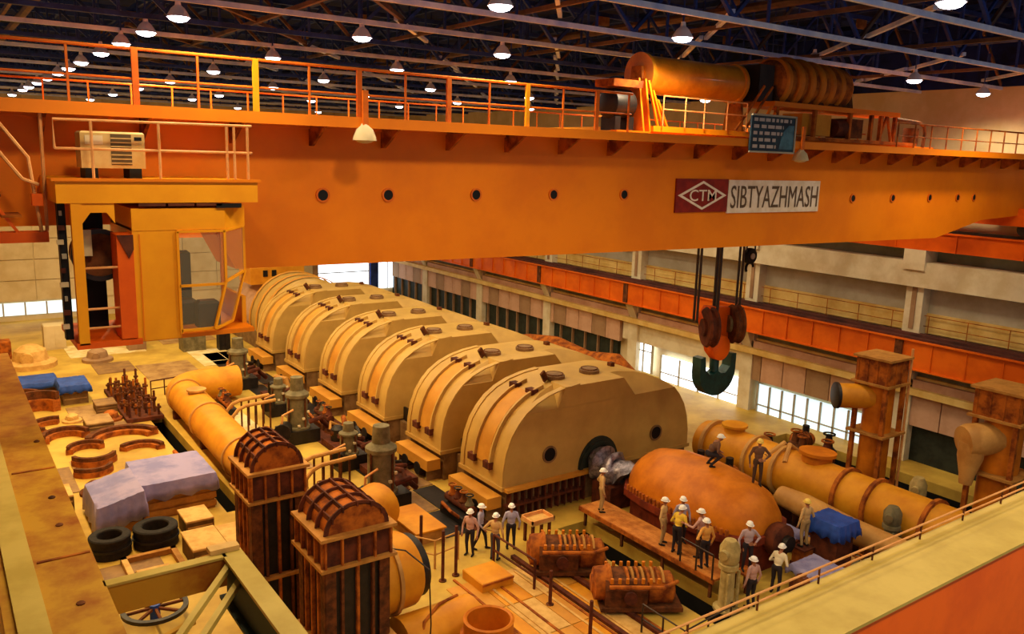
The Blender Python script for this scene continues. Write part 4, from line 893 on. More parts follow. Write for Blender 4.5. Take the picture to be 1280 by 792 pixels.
for k, (x, y, lab) in enumerate(((13.3, 33.5, 'pale double pipe loop over the deck nearer the left towers'), (13.2, 43.5, 'pale double pipe loop over the deck farther along the yellow pipe'))):
    t = thing('pipe_loop', lab, 'pipe', (x, y, 0), 'pipe loops along the yellow pipe')
    for d_ in (0, 1.1):
        MB().tube([(x-.9, y-d_, 0), (x-.9, y-d_, 1.0), (x-.6, y-d_, 1.35), (x-.2, y-d_, 1.5), (x+1.4, y-d_, 1.6)], .1, 8).build('loop_pipe', 'pipe_tan', t)
        for j in range(4): MB().cyl((x-.1+j*.4, y-d_, 0), (x-.1+j*.4, y-d_, 1.52), .05, n=6).build('upright', 'rust_dark', t)

# foreground tank with open manway pipe
t = thing('oil_tank', 'yellow tank with rounded top and red edge frame at the bottom', 'tank', (11.8, 21.5, 0))
n = 12
MB().prism([(20.3+.85*cos(pi*i/n), .35+.75*sin(pi*i/n)) for i in range(n+1)], 'x', 10.6, 13.2).build('tank_top', 'pipe_yellow', t)
MB().box(10.5, 13.3, 19.4, 21.2, 0, .36).build('tank_base', 'pipe_yellow', t)
for a, b in (((10.45, 19.35), (10.45, 21.25)), ((10.45, 19.35), (13.35, 19.35)), ((13.35, 19.35), (13.35, 21.25))): MB().bar((a[0], a[1], .4), (b[0], b[1], .4), .12, .14).build('edge_frame', 'rust_orange', t)
MB().tube([(10.9, 19.5, .5), (11.2, 19.9, 1.05), (12.0, 20.4, 1.16), (12.9, 20.8, 1.0)], .05, 6).build('hose', 'rust_orange', t)
t = thing('open_pipe', 'open upright orange pipe stub at the bottom of the picture', 'pipe', (12.55, 18.45, 0))
m = MB().lathe((12.55, 18.45, 0), (0,0,1), [(.74, 0), (.74, 1.45), (.76, 1.48), (.70, 1.52), (.64, 1.48), (.64, .35), (0.02, .34)], 30, cap=False)
m.build('pipe_wall', 'casing_orange', t)
MB().arc((12.55, 18.45, .9), 'z', .74, .84, 0, .1, 0, 2*pi, 28).build('collar', 'rust_orange', t)
t = thing('hose', 'thin dark rope hanging down in front of the yellow tank', 'rope', (10.9, 19.6, 0))
MB().tube([(10.9, 19.1, 0), (10.95, 19.05, 1.5), (10.9, 19.1, 3.2), (10.4, 19.6, 3.7), (9.9, 20.0, 3.75)], .025, 6).build('strand', 'cable', t)

# deck railings and posts
def drail(label, pts, m='wood_pale', h=1.05, step=1.2, mids=(.5,), r=.035): railing('deck_railing', label, 'railing', pts, h, step, m, r, 'deck railings', mids)
drail('pale pipe handrail round the stair opening by the yellow nozzle', [(13.0, 25.9, 0), (14.1, 24.3, 0), (15.2, 24.5, 0)], 'pipe_tan', 1.1, 1.3)
drail('brown handrail along the deck between the workers and the bearing housings', [(16.2, 23.6, 0), (16.3, 21.2, 0)], 'rust_maroon', 1.1, 2.4, (.45,), .045)
drail('dark handrail along the open pit at the near end of the bearings', [(19.9, 15.6, 0), (17.6, 15.4, 0), (17.6, 17.2, 0)], 'cable', 1.0, 1.1, (.5,), .03)
drail('thin dark handrail on the plank platform in front of the gathered workers', [(21.05, 18.9, .8), (20.98, 17.35, .8)], 'cable', .9, .8, (), .03)
drail('brown handrail on the far deck left of the elbow pipe', [(10.2, 51.6, 0), (13.4, 52.2, 0)], 'rust_maroon', 1.0, .8)
for x, y, l in ((16.15, 20.1, 'in front of the finned bearing housing'), (16.05, 17.9, 'standing alone on the near deck'), (13.9, 23.4, 'by the yellow nozzle'), (14.5, 23.5, 'next to the pale pipe handrail'), (13.85, 24.9, 'behind the pale pipe handrail')):
    t = thing('deck_post', 'dark maroon steel post %s' % l, 'post', (x, y, 0), 'steel posts on the deck')
    MB().cyl((x, y, 0), (x, y, 1.25 if x > 15 else 1.9), .06, n=8).build('post', 'rust_maroon', t)
    MB().lathe((x, y, 0), (0,0,1), [(.14, 0), (.14, .04)], 10).build('foot_plate', 'rust_dark', t)
t = thing('low_stage', 'orange painted deck box behind the group of four workers', 'platform', (15.0, 27.2, 0))
MB().box(14.4, 15.6, 26.2, 28.6, 0, .5).build('stage_body', 'wood_box', t)
MB().box(14.3, 15.65, 26.1, 28.7, .5, .56).build('stage_top', 'pipe_yellow', t)
t = thing('step_block', 'yellow step block where the workers gather', 'step', (15.3, 22.9, 0))
MB().cbox(14.6, 15.9, 21.9, 23.2, 0, .35, .03).build('step_body', 'pipe_yellow', t)
MB().box(14.6, 15.9, 21.86, 21.9, .26, .34).build('step_nosing', 'rust_orange', t)

# ------------------------------------------------------------------ laydown area at left
def drape(name, label, x0, x1, y0, y1, z, m, hang=.8, seed=1, cat='tarp', rag=.25, slope=0):
    r_ = random.Random(seed); mb = MB(); nx, ny = 14, 12; vs = []
    for j in range(ny+5):
        for i in range(nx+5):
            u = (i-2)/nx; v = (j-2)/ny; cu = min(max(u, 0), 1); cv = min(max(v, 0), 1)
            d_ = max(abs(u-cu)*nx, abs(v-cv)*ny)/2
            ox = (0 if u == cu else (1 if u > 1 else -1)*(.05+.10*d_*(.5+.5*sin(j*1.9+seed)))); oy = (0 if v == cv else (1 if v > 1 else -1)*(.05+.10*d_*(.5+.5*sin(i*1.7+seed))))
            zz = z+slope*cu+r_.uniform(-.02, .02) - d_*hang*(1-rag*(.5+.5*sin((i+j)*1.3+seed)))
            vs.append((x0+(x1-x0)*cu+ox, y0+(y1-y0)*cv+oy, max(zz, .03)))
    W = nx+5; fs = [(j*W+i, j*W+i+1, (j+1)*W+i+1, (j+1)*W+i) for j in range(ny+4) for i in range(nx+4)]
    o = mb.add(vs, fs).build(name, m, smooth=60, off=(x0, y0, 0)); so = o.modifiers.new('thickness', 'SOLIDIFY'); so.thickness = .02
    return tag(o, label, cat)
t = thing('large_crate', 'large brown wooden crate under a pink and lilac tarp', 'crate', (7.3, 35.2, 0))
MB().box(6.2, 8.95, 33.8, 36.7, 0, 1.50).build('crate_body', 'wood_box', t)
for k in range(4): MB().box(6.15, 9.0, 33.74, 33.8, .1+k*.36, .36+k*.36).build('crate_board', 'wood_box', t)
t = thing('low_crate', 'lower crate under the draped front end of the pink tarp', 'crate', (5.1, 34.2, 0))
MB().box(4.5, 6.0, 33.2, 35.2, 0, 1.15).build('crate_body', 'wood_box', t)
for k in range(3): MB().box(4.45, 6.05, 33.16, 33.2, .1+k*.36, .36+k*.36).build('crate_board', 'wood_box', t)
drape('tarpaulin', 'pink and lilac tarp spread over the top of the large crate', 6.12, 9.0, 33.72, 36.8, 1.53, 'tarp_pink', .75, 3)
drape('tarpaulin', 'lilac tarp hanging to the floor over the lower crate', 4.4, 6.10, 33.1, 36.0, 1.19, 'tarp_pink', 1.1, 5, rag=.1, slope=.40)
def ring(x, y, r_, label):
    t = thing('bearing_ring', label, 'ring', (x, y, 0), 'black steel rings on the floor')
    MB().lathe((x, y, 0), (0,0,1), [(r_*.97, 0), (r_, .05), (r_, .32), (r_*.96, .38), (r_*.96, .55), (r_, .60), (r_, .72), (r_*.94, .76), (r_*.62, .76), (r_*.58, .72), (r_*.58, .02)], 30, cap=False).build('ring_body', 'rubber', t)
    MB().arc((x, y, .30), 'z', r_, r_+.03, 0, .08, 0, 2*pi, 30).build('ring_band', 'steel_dark', t)
ring(4.55, 31.6, .72, 'black steel ring on the floor, the left one of the pair')
ring(6.14, 31.6, .80, 'black steel ring with brown rim on the floor, the right one of the pair')
def boxy(name, label, x0, x1, y0, y1, h, m='wood_pale', ms='box_side', z=0, g='small crates by the left tower', cat='crate'):
    t = thing(name, label, cat, ((x0+x1)/2, (y0+y1)/2, z), g)
    MB().box(x0+.04, x1-.04, y0+.04, y1-.04, z, z+h-.08).build('crate_body', ms, t)
    MB().cbox(x0, x1, y0, y1, z+h-.08, z+h, .02).build('lid', m, t)
    MB().box(x0, x0+.06, y0, y0+.06, z, z+h-.08).build('corner_batten', ms, t); MB().box(x1-.06, x1, y0, y0+.06, z, z+h-.08).build('corner_batten', ms, t)
    for f in (.33, .66): MB().box(x0+.02, x1-.02, y0+.015, y0+.04, z+h*f-.06, z+h*f).build('batten', m, t)
boxy('crate', 'pale-topped crate nearest the ribbed left tower', 6.75, 7.95, 28.6, 30.4, .8)
boxy('crate', 'pale low crate beside the left tower, right of the others', 8.1, 9.0, 28.9, 30.8, .55)
boxy('crate', 'small pale crate stacked behind the others under the tarp corner', 7.15, 8.2, 31.2, 32.6, .75)
boxy('crate', 'pale-topped crate at the far left edge of the tarp', 3.0, 4.0, 36.2, 37.6, .75)
boxy('crate', 'brown crate behind the rusty half rings', 5.9, 7.2, 46.0, 47.6, .6, 'deck_plate', 'box_side')
boxy('crate', 'brown box under the small blue tarp', 5.6, 6.9, 52.2, 54.2, 1.1, 'deck_plate', 'box_side')
boxy('crate', 'long brown box under the large blue tarp', 2.6, 5.6, 55.0, 57.0, .75, 'deck_plate', 'box_side')
boxy('crate', 'brown plinth box left of the rod rack', 6.9, 8.0, 49.6, 51.0, .5, 'deck_plate_b', 'box_side')
for a in ((4.6, 6.6, 28.6, 30.4), ):
    t = thing('pallet_frame', 'open timber frame on the floor in front of the black rings', 'frame', (5.6, 29.5, 0))
    for k, (x0, x1, y0, y1) in enumerate(((4.7, 4.9, 28.3, 30.6), (6.4, 6.6, 28.3, 30.6), (4.7, 6.6, 28.3, 28.5), (4.7, 6.6, 30.4, 30.6))): MB().box(x0, x1, y0, y1, .03, .22).build('timber', 'wood_box' if k else 'wood_pale', t)
    MB().cbox(4.9, 6.0, 28.55, 28.95, .22, .42, .03).build('loose_board', 'wood_pale', t)
drape('tarpaulin', 'long bright blue tarp over a box at the far left', 2.5, 5.7, 54.9, 57.1, .80, 'tarp_blue', .35, 7)
drape('tarpaulin', 'small bright blue tarp hanging over a brown box', 5.5, 7.0, 52.1, 54.3, 1.14, 'tarp_blue', .45, 9)
halves = [(4.9, 45.6, 1.0, .2, 3.2, .35, 'nearest the left rusty beam'), (4.6, 48.0, 1.0, 1.2, 4.2, .3, 'behind the first half ring'), (4.2, 50.9, 1.1, .4, 3.6, .8, 'tall one under the blue tarp'), (7.3, 44.0, 1.6, .3, 2.9, .3, 'the widest, in the middle of the floor'), (7.7, 42.0, 1.0, .1, 2.4, .25, 'inside the widest half ring'), (5.6, 42.0, .9, 3.4, 5.9, .35, 'nearer the pink tarp than the widest half ring'), (5.3, 40.6, .8, 3.6, 6.0, .3, 'just behind the left end of the pink tarp'), (5.5, 43.3, .8, .4, 3.0, .3, 'small one left of the widest half ring'), (3.6, 53.5, .9, 0, 2*pi, .5, 'full circle in front of the long blue tarp')]
for x, y, r_, a0, a1, h, l in halves:
    t = thing('seal_ring', 'rusty steel seal ring segment lying flat, %s' % l, 'ring', (x, y, 0), 'rusty seal ring segments')
    r_ *= 1.15; h *= 1.4
    MB().arc((x, y, .0), 'z', r_*.66, r_, 0, h*.6, a0, a1, 22).build('ring_body', 'rust_orange', t)
    MB().arc((x, y, .0), 'z', r_*.80, r_*.97, h*.6, h, a0, a1, 22).build('ring_step', 'rust_dark', t)
t = thing('bolt_rack', 'rusty rack bristling with upright steel bolts on the floor', 'rack', (8.9, 50.5, 0))
MB().box(8.0, 9.9, 47.0, 54.0, 0, .22).build('rack_base', 'rust_maroon', t)
for i in range(4):
    for j in range(11):
        h = R.uniform(.45, .95) if (i+j) % 4 else R.uniform(1.1, 1.7)
        x, y = 8.2+i*.48+R.uniform(-.06, .06), 47.3+j*.62+R.uniform(-.08, .08)
        b = MB().cyl((x, y, .22), (x, y, .22+h), .07, n=6).build('bolt', ['rust_maroon', 'rust_dark', 'rust_orange'][(i+j) % 3], t)
        MB().cyl((x, y, .22+h*.6), (x, y, .22+h*.6+.1), .14, n=6).build('nut', 'rust_dark', b)
for k, (x, y, l) in enumerate(((5.6, 48.9, 'pale coil'), (7.4, 48.2, 'reddish lump'), (5.0, 37.9, 'dark casting'), (9.0, 62.5, 'brown pump body'), (5.0, 63.0, 'pale mound'))):
    t = thing('loose_casting', '%s on the cluttered deck, %s' % (l, ['behind the first half rings', 'beside the bolt rack', 'just behind the pink tarp', 'under the crane cab', 'behind the blue tarps'][k]), 'machine part', (x, y, 0))
    s_ = [.5, .6, .6, 1.0, 1.6][k]; m_ = ['wood_pale', 'rust_orange', 'rust_dark', 'wall_brown', 'wood_pale'][k]
    MB().lathe((x, y, 0), (0,0,1), [(s_, 0), (s_, .2*s_), (s_*.7, .3*s_), (s_*.6, .7*s_), (s_*.3, .9*s_)], 14).build('casting_body', m_, t)
    MB().cyl((x-s_*.2, y-s_*.7, .45*s_), (x+s_*.1, y+s_*.5, .5*s_), s_*.25, n=12).build('branch', m_, t)
for k, (x, y, sx, sy, h, l) in enumerate(((12.0, 65, 1.2, 1.0, 1.6, 'brown'), (15.5, 63, 1.6, 1.4, 1.2, 'olive'), (7.0, 68, 1.4, 1.2, 1.8, 'tan'), (17.5, 62, .8, .8, 2.0, 'dark'), (3.2, 66, 1.8, 1.2, 1.3, 'rust-coloured'))):
    t = thing('control_cabinet', '%s control cabinet far back on the deck, %s' % (l, ['under the cab', 'left of the generator', 'beyond the blue tarps', 'next to the generator casing', 'at the left edge'][k]), 'cabinet', (x, y, 0), 'far control cabinets')
    MB().cbox(x-sx/2, x+sx/2, y-sy/2, y+sy/2, 0, h, .05).build('body', ['wall_brown', 'valve_olive', 'cream', 'steel_dark', 'rust_orange'][k], t)
    MB().box(x-sx*.42, x-.02, y-sy/2-.02, y-sy/2, .12, h-.12).build('door', ['wall_brown', 'valve_olive', 'cream', 'steel_dark', 'rust_orange'][k], t)
    MB().box(x+.02, x+sx*.42, y-sy/2-.02, y-sy/2, .12, h-.12).build('door', ['wall_brown', 'valve_olive', 'cream', 'steel_dark', 'rust_orange'][k], t)
# tarps round the near end of the casing
t = thing('covered_rotor', 'maroon rotor end on a stand under the lilac tarp', 'machine part', (24.6, 16.0, 0))
MB().box(23.7, 25.1, 15.0, 16.2, 0, .5).build('stand', 'rust_maroon', t)
MB().lathe((23.6, 15.6, .62), (1,.1,0), [(.25, 0), (.42, .1), (.42, 1.3), (.25, 1.5)], 16).build('rotor', 'rust_dark', t)
drape('tarpaulin', 'crumpled lilac tarp over the rotor near the foreground girder', 23.75, 25.15, 14.9, 16.3, 1.10, 'tarp_lilac', .35, 11, rag=.6)
t = thing('tarp_stand', 'maroon stand under the bright blue tarp by the casing', 'stand', (26.4, 16.4, 0))
MB().box(25.9, 26.9, 15.9, 17.0, 0, 1.7).build('stand_body', 'rust_maroon', t)
MB().lathe((26.4, 16.4, 1.7), (0,0,1), [(.45, 0), (.3, .35), (.1, .4)], 14).build('stand_cap', 'rust_maroon', t)
drape('tarpaulin', 'bright blue tarp hanging over the stand beside the tan-clothed worker', 25.8, 27.0, 15.8, 17.1, 2.14, 'tarp_blue', .65, 13)
drape('tarpaulin', 'dull blue tarp lying on pipes right of the turbine casing', 26.55, 27.35, 18.2, 21.2, .62, 'tarp_lilac', .25, 15, rag=.5)
t = thing('pipe_bundle', 'rusty pipe bundle under the dull blue tarp by the casing', 'pipework', (26.9, 19.5, 0))
for k in range(3): MB().cyl((26.65+k*.28, 18, .42), (26.65+k*.28, 21.6, .42), .13, n=10).build('bundle_pipe', 'rust_maroon', t)
for y in (18.4, 21.0): MB().box(26.5, 27.4, y, y+.15, 0, .29).build('bearer', 'rust_dark', t)
t = thing('machine_stand', 'rust-red machine stand where the tan-clothed worker stands', 'stand', (25.5, 17.0, 0))
MB().box(25.2, 25.84, 16.72, 17.3, 0, .4).build('lower_block', 'rust_maroon', t)
MB().box(25.24, 25.8, 16.76, 17.26, .4, .94).build('upper_block', 'rust_orange', t)
MB().box(25.2, 25.84, 16.72, 17.3, .94, 1.0).build('top_plate', 'rust_maroon', t)

# ------------------------------------------------------------------ foreground: the crane the picture is taken from
F = thing('near_crane', 'cream-topped orange girder and rusty beams of the crane in the foreground', 'crane', (0, 5, 8))
def fpart(mb, n, m, parent=None): return mb.build(n, m, parent or F)
gd = fpart(MB().box(1.0, 16, 4.42, 5.28, 9.96, 10.0), 'girder_top', 'fore_cream')
fpart(MB().box(1.0, 16, 4.55, 5.15, 8.2, 9.96), 'girder_web', 'fore_orange', gd)
fpart(MB().box(1.0, 16, 4.46, 4.55, 8.2, 9.96), 'side_plate', 'fore_orange', gd)
for z in (10.10, 10.2): fpart(MB().tube([(1.5, 5.22, z), (15.8, 5.22, z)], .014, 6), 'rail', 'rail_pale', gd)
for k in range(13): fpart(MB().cyl((1.6+k*1.1, 5.22, 10.0), (1.6+k*1.1, 5.22, 10.2), .014, n=6), 'post', 'rust_dark', gd)
lbm = fpart(MB().box(.68, 1.30, 4.5, 22, 9.94, 10.0), 'end_beam_top', 'rust_beam')
fpart(MB().box(.72, 1.26, 4.5, 22, 9.3, 9.94), 'end_beam_web', 'rust_beam', lbm)
fpart(MB().box(.40, .68, 4.5, 22, 9.90, 10.05), 'end_beam_lip', 'fore_cream', lbm)
fpart(MB().box(.30, .40, 4.5, 22, 9.2, 10.0), 'end_beam_side', 'rust_beam', lbm)
for y in (9.2, 11.4, 12.4, 15): fpart(MB().lathe((1.0+.03*(y-9), y, 10.0), (0,0,1), [(.045, 0), (.045, .015), (.02, .03)], 8), 'bolt_head', 'rust_dark', lbm)
for y in (10.4, 13.6): fpart(MB().box(.72, 1.28, y, y+.04, 10.0, 10.015), 'weld_seam', 'rust_orange', lbm)
fb = fpart(MB().box(2.58, 2.82, 6.0, 9.62, 9.96, 10.0), 'stub_beam_top', 'fore_cream')
fpart(MB().box(2.64, 2.70, 6.0, 9.60, 9.45, 9.96), 'stub_beam_web', 'frame_green', fb)
fpart(MB().box(2.55, 2.85, 6.0, 9.60, 9.41, 9.45), 'stub_beam_flange', 'frame_green', fb)
cb = fpart(MB().box(1.28, 2.62, 9.50, 9.56, 9.6, 9.98), 'cross_beam', 'rust_beam')
fpart(MB().box(1.28, 2.62, 9.46, 9.60, 9.97, 10.0), 'cross_flange', 'fore_cream', cb)
fpart(MB().bar((1.35, 7.6, 9.9), (2.62, 9.4, 9.9), .07, .07), 'diagonal_strut', 'fore_cream', cb)
fpart(MB().bar((1.50, 7.5, 9.8), (2.66, 9.15, 9.8), .07, .07), 'diagonal_strut', 'fore_cream', cb)
fpart(MB().bar((1.28, 8.6, 9.55), (2.1, 9.0, 9.55), .06, .06), 'tie_strut', 'rust_beam', cb)
fpart(MB().box(2.45, 2.80, 9.56, 9.72, 10.0, 10.06), 'end_clamp', 'wood_pale', fb)
for x in (.55, 2.72): fpart(MB().box(x-.12, x+.12, 4.45, 4.7, 8.2, 9.5), 'bracket', 'fore_orange', gd)
t = thing('hand_wheel', 'dark spoked handwheel lying below the foreground stub beams', 'wheel', (4.9, 25.6, 0))
MB().arc((4.9, 26.0, .42), 'z', .85, 1.0, 0, .12, 0, 2*pi, 28).build('rim', 'steel_dark', t)
for k in range(4): a = pi*k/4; MB().bar((4.9-.86*cos(a), 26-.86*sin(a), .48), (4.9+.86*cos(a), 26+.86*sin(a), .48), .08).build('spoke', 'rust_dark', t)
MB().cyl((4.9, 26, 0), (4.9, 26, .6), .16, n=12).build('hub', 'tarp_blue', t)

# more machinery packed between the casing, the pipes and the turbine
for k, (x, y, l, m) in enumerate(((27.1, 23.5, 'behind the far end of the orange casing', 'steel_dark'), (28.3, 22.4, 'between the casing and the big pipe', 'rust_dark'), (26.2, 14.6, 'behind the foreground girder railing', 'rust_maroon'), (12.6, 30.6, 'between the yellow pipe and olive valve', 'rust_dark'), (13.0, 38.6, 'between the pale pipe loops', 'rust_maroon'), (17.2, 27.6, 'at the corner of the nearest hood', 'steel_dark'), (13.1, 46.6, 'inside the elbow of the yellow pipe', 'steel_dark'), (17.0, 41.6, 'beside the fourth hood', 'rust_dark'))):
    t = thing('valve_manifold', 'low dark manifold with small valves, %s' % l, 'valves', (x, y, 0 if x < 27.6 else -3.4), 'low dark manifolds')
    z0 = 0 if x < 27.6 else -3.4; zz = .0
    if z0 < 0: MB().box(x-.4, x+.4, y-.7, y+.7, -3.4, 0).build('plinth', 'rust_maroon', t)
    MB().cbox(x-.45, x+.45, y-.9, y+.9, 0, .4, .05).build('block', m, t)
    MB().cyl((x, y-1.0, .62), (x, y+1.0, .62), .2, n=12).build('header', 'rust_maroon' if k % 2 else 'rust_orange', t)
    for j in range(4):
        yy = y-.7+.45*j
        v = MB().lathe((x, yy, .7), (0,0,1), [(.16, 0), (.2, .12), (.12, .25), (.06, .5)], 10).build('valve_body', ['rust_orange', 'valve_olive', 'rust_dark', 'rust_maroon'][(j+k) % 4], t)
        MB().arc((x, yy, 1.2), 'z', .13, .18, 0, .04, 0, 2*pi, 12).build('handwheel', 'rust_orange' if j % 2 else 'steel_dark', v)
    MB().tube([(x-.4, y-.6, .3), (x-.75, y-.5, .6), (x-.7, y+.3, .7), (x-.45, y+.6, .3)], .07, 8).build('bypass_pipe', 'rust_orange', t)
for k, (x0, y0, x1, y1, l) in enumerate(((12.3, 53.5, 17.5, 53.5, 'across the deck by the farthest hood'), (12.15, 45.2, 12.15, 33.5, 'along the right of the yellow pipe'), (9.02, 37.2, 9.02, 41.0, 'along the left of the yellow pipe'))):
    t = thing('deck_pipe', 'thin rusty pipe laid %s' % l, 'pipe', (x0, y0, 0), 'thin deck pipes')
    MB().tube([(x0, y0, .16), ((x0+x1)/2, (y0+y1)/2, .16), (x1, y1, .16)], .1, 10).build('pipe_body', 'rust_orange', t)
    for f in (.1, .5, .9): MB().box(x0+(x1-x0)*f-.15, x0+(x1-x0)*f+.15, y0+(y1-y0)*f-.1, y0+(y1-y0)*f+.1, 0, .08).build('clamp', 'rust_dark', t)

# ------------------------------------------------------------------ people
def capsule(m, a, b, r0, r1, n=10):
    a = Vector(a); b = Vector(b); d = (b-a).normalized(); pts = []; rr = []
    for i in range(4): f = i/3*pi/2; pts.append(a-d*r0*cos(f)*.98); rr.append(max(r0*sin(f), .002))
    for i in range(1, 4): f = i/4; pts.append(a.lerp(b, f)); rr.append(r0+(r1-r0)*f)
    for i in range(4): f = pi/2-i/3*pi/2; pts.append(b+d*r1*cos(f)*.98); rr.append(max(r1*sin(f), .002))
    m.tube(pts, rr, n)
def ell(m, c, rx, ry, rz, n=14):
    vs = []; fs = []
    for i in range(n+1):
        t_ = pi*i/n
        for j in range(n): p = 2*pi*j/n; vs.append((c[0]+rx*max(sin(t_), .01)*cos(p), c[1]+ry*max(sin(t_), .01)*sin(p), c[2]+rz*cos(t_)))
    for i in range(n):
        for j in range(n): fs.append((i*n+j, i*n+(j+1) % n, (i+1)*n+(j+1) % n, (i+1)*n+j))
    fs += [tuple(range(n)), tuple(range((n+1)*n-1, n*n-1, -1))]
    m.add(vs, fs)
POSES = {   # faces -y; hand targets and lean
    'stand': dict(lh=(.30, -.05, .80), rh=(-.30, -.05, .80), le=(.31, .04, 1.08), re=(-.31, .04, 1.08)),
    'hips':  dict(lh=(.20, -.10, 1.02), rh=(-.30, -.06, .80), le=(.42, .08, 1.14), re=(-.31, .04, 1.08)),
    'point': dict(lh=(.28, -.50, 1.20), rh=(-.26, -.18, .92), le=(.30, -.16, 1.14), re=(-.31, .05, 1.10)),
    'work':  dict(lh=(.14, -.42, 1.02), rh=(-.14, -.42, 1.00), le=(.31, -.08, 1.08), re=(-.31, -.08, 1.08), lean=.16),
    'stride': dict(lh=(.28, .16, .86), rh=(-.28, -.24, .90), le=(.31, .12, 1.10), re=(-.31, -.03, 1.10), step=.22),
    'crouch': dict(lh=(.16, -.45, .50), rh=(-.18, -.42, .45), le=(.30, -.16, .66), re=(-.30, -.16, .66), lean=.24, drop=.44)}
def body_mesh(key):
    P = POSES[key]; m = MB(); lab = []      # list of (a, b, material) segments for colouring
    lean = P.get('lean', 0); dr = P.get('drop', 0); st = P.get('step', 0)
    def seg(a, b, r0, r1, mt): capsule(m, a, b, r0, r1); lab.append((Vector(a), Vector(b), mt))
    zp = .93-dr; hy = .10*bool(dr)
    sh = 1.42-dr-lean*.25; sy = -lean
    for s in (1, -1):
        fy = -st*s; kz = .50 if not dr else .46; ky = fy*.5-.04 if not dr else -.34
        hip = (.095*s, hy, zp); kn = (.115*s if not dr else .2*s, ky, kz); an = (.12*s if not dr else .16*s, fy+.02, .10)
        seg(hip, kn, .095, .066, 1); seg(kn, an, .064, .045, 1)
        seg((an[0], an[1]+.03, .05), (an[0]+.02*s, an[1]-.15, .035), .045, .034, 2)
        e = P['le'] if s == 1 else P['re']; h = P['lh'] if s == 1 else P['rh']
        sho = (.185*s, sy+.01, sh-.02); seg(sho, e, .060, .045, 0)
        wr = Vector(e).lerp(Vector(h), .93); seg(e, wr, .044, .032, 0)
        d = (Vector(h)-Vector(e)).normalized(); side = Vector((1, 0, 0)) if abs(d.x) < .8 else Vector((0, 1, 0)); side = (side-d*side.dot(d)).normalized()
        seg(wr, wr+d*.075, .032, .036, 3)
        for k in range(4):
            b0 = wr+d*.085+side*(.027-.018*k); ln = (.060, .072, .066, .050)[k]; crl = d.cross(side)*.02
            seg(b0, b0+d*ln*.5, .010, .010, 3); seg(b0+d*ln*.5, b0+d*ln+crl, .010, .009, 3)
        seg(wr+d*.02+side*.03, wr+d*.05+side*.058, .012, .011, 3); seg(wr+d*.05+side*.058, wr+d*.085+side*.062, .011, .009, 3)
    ell(m, (0, hy, zp+.02), .165, .115, .13); lab.append((Vector((-.06, hy, zp-.03)), Vector((.06, hy, zp-.03)), 1))
    ell(m, (0, hy*.6+sy*.35, zp+.20), .155, .105, .17); lab.append((Vector((-.06, hy*.6+sy*.35, zp+.17)), Vector((.06, hy*.6+sy*.35, zp+.2)), 0))
    ell(m, (0, sy*.8+hy*.2, sh-.12), .19, .118, .19); lab.append((Vector((-.1, sy*.8, sh-.1)), Vector((.1, sy*.8, sh-.1)), 0))
    seg((-.12, sy, sh), (.12, sy, sh), .065, .065, 0)
    hc = Vector((0, sy-.02-lean*.35, sh+.21-lean*.1))
    seg((0, sy, sh+.04), (hc.x, hc.y+.02, hc.z-.08), .055, .052, 3)
    ell(m, hc, .078, .098, .115); lab.append((hc, hc+Vector((0, 0, .05)), 3))
    ell(m, hc+Vector((0, -.085, -.015)), .013, .022, .024, 8)                      # nose
    ell(m, hc+Vector((0, -.070, -.075)), .032, .026, .020, 8)                      # mouth and chin
    for s in (1, -1):
        ell(m, hc+Vector((.079*s, .005, -.01)), .012, .022, .032, 8)                # ears
        ell(m, hc+Vector((.030*s, -.083, .018)), .014, .010, .009, 8)               # eyes
    me = m.mesh('body_src', ['skin'], smooth=0); ob = bpy.data.objects.new('body_src', me); COL.objects.link(ob)
    r_ = ob.modifiers.new('r', 'REMESH'); r_.mode = 'VOXEL'; r_.voxel_size = .0165
    s_ = ob.modifiers.new('s', 'SMOOTH'); s_.factor = .5; s_.iterations = 2
    bpy.context.view_layer.update()
    out = bpy.data.meshes.new_from_object(ob.evaluated_get(bpy.context.evaluated_depsgraph_get()))
    bpy.data.objects.remove(ob); out.name = 'person_'+key; out.materials.clear()
    for mm in ('shirt_tan', 'trouser_dark', 'shoe', 'skin'): out.materials.append(MATS[mm])
    idx = []
    for p in out.polygons:
        best = 9; bi = 0; c = p.center
        for a, b, mt in lab:
            ab = b-a; t_ = max(0, min(1, (c-a).dot(ab)/max(ab.length_squared, 1e-9))); dd = (c-a-ab*t_).length_squared
            if dd < best: best = dd; bi = mt
        idx.append(bi)
    out.polygons.foreach_set('material_index', idx); out.polygons.foreach_set('use_smooth', [True]*len(idx)); out.update()
    return out, hc
BODY = {k: body_mesh(k) for k in POSES}
HEL = {}
for col_ in ('white', 'yellow'):
    m = MB(); n = 18
    m.lathe((0, .005, .02), (0, 0, 1), [(.108, 0), (.112, .01), (.106, .05), (.090, .09), (.060, .115), (.02, .125)], n)
    m.v = [(x, y*1.18, z) for x, y, z in m.v]
    shell_ = m.mesh('helmet', 'helmet_'+col_)
    b = MB(); b.prism([(.11*cos(a), .005+.128*sin(a)-.0) for a in [pi+pi*i/10 for i in range(11)]]+[(.085, -.15), (.0, -.185), (-.085, -.15)][::1], 'z', .015, .024)
    brim = MB().lathe((0, .005, .015), (0, 0, 1), [(.100, 0), (.128, .002), (.128, .008), (.100, .012)], n, cap=False)
    brim.v = [(x, y*1.2-(.03 if y < -.05 else 0), z) for x, y, z in brim.v]
    HEL[col_] = (shell_, brim.mesh('helmet_brim', 'helmet_'+col_))
VEST = {}
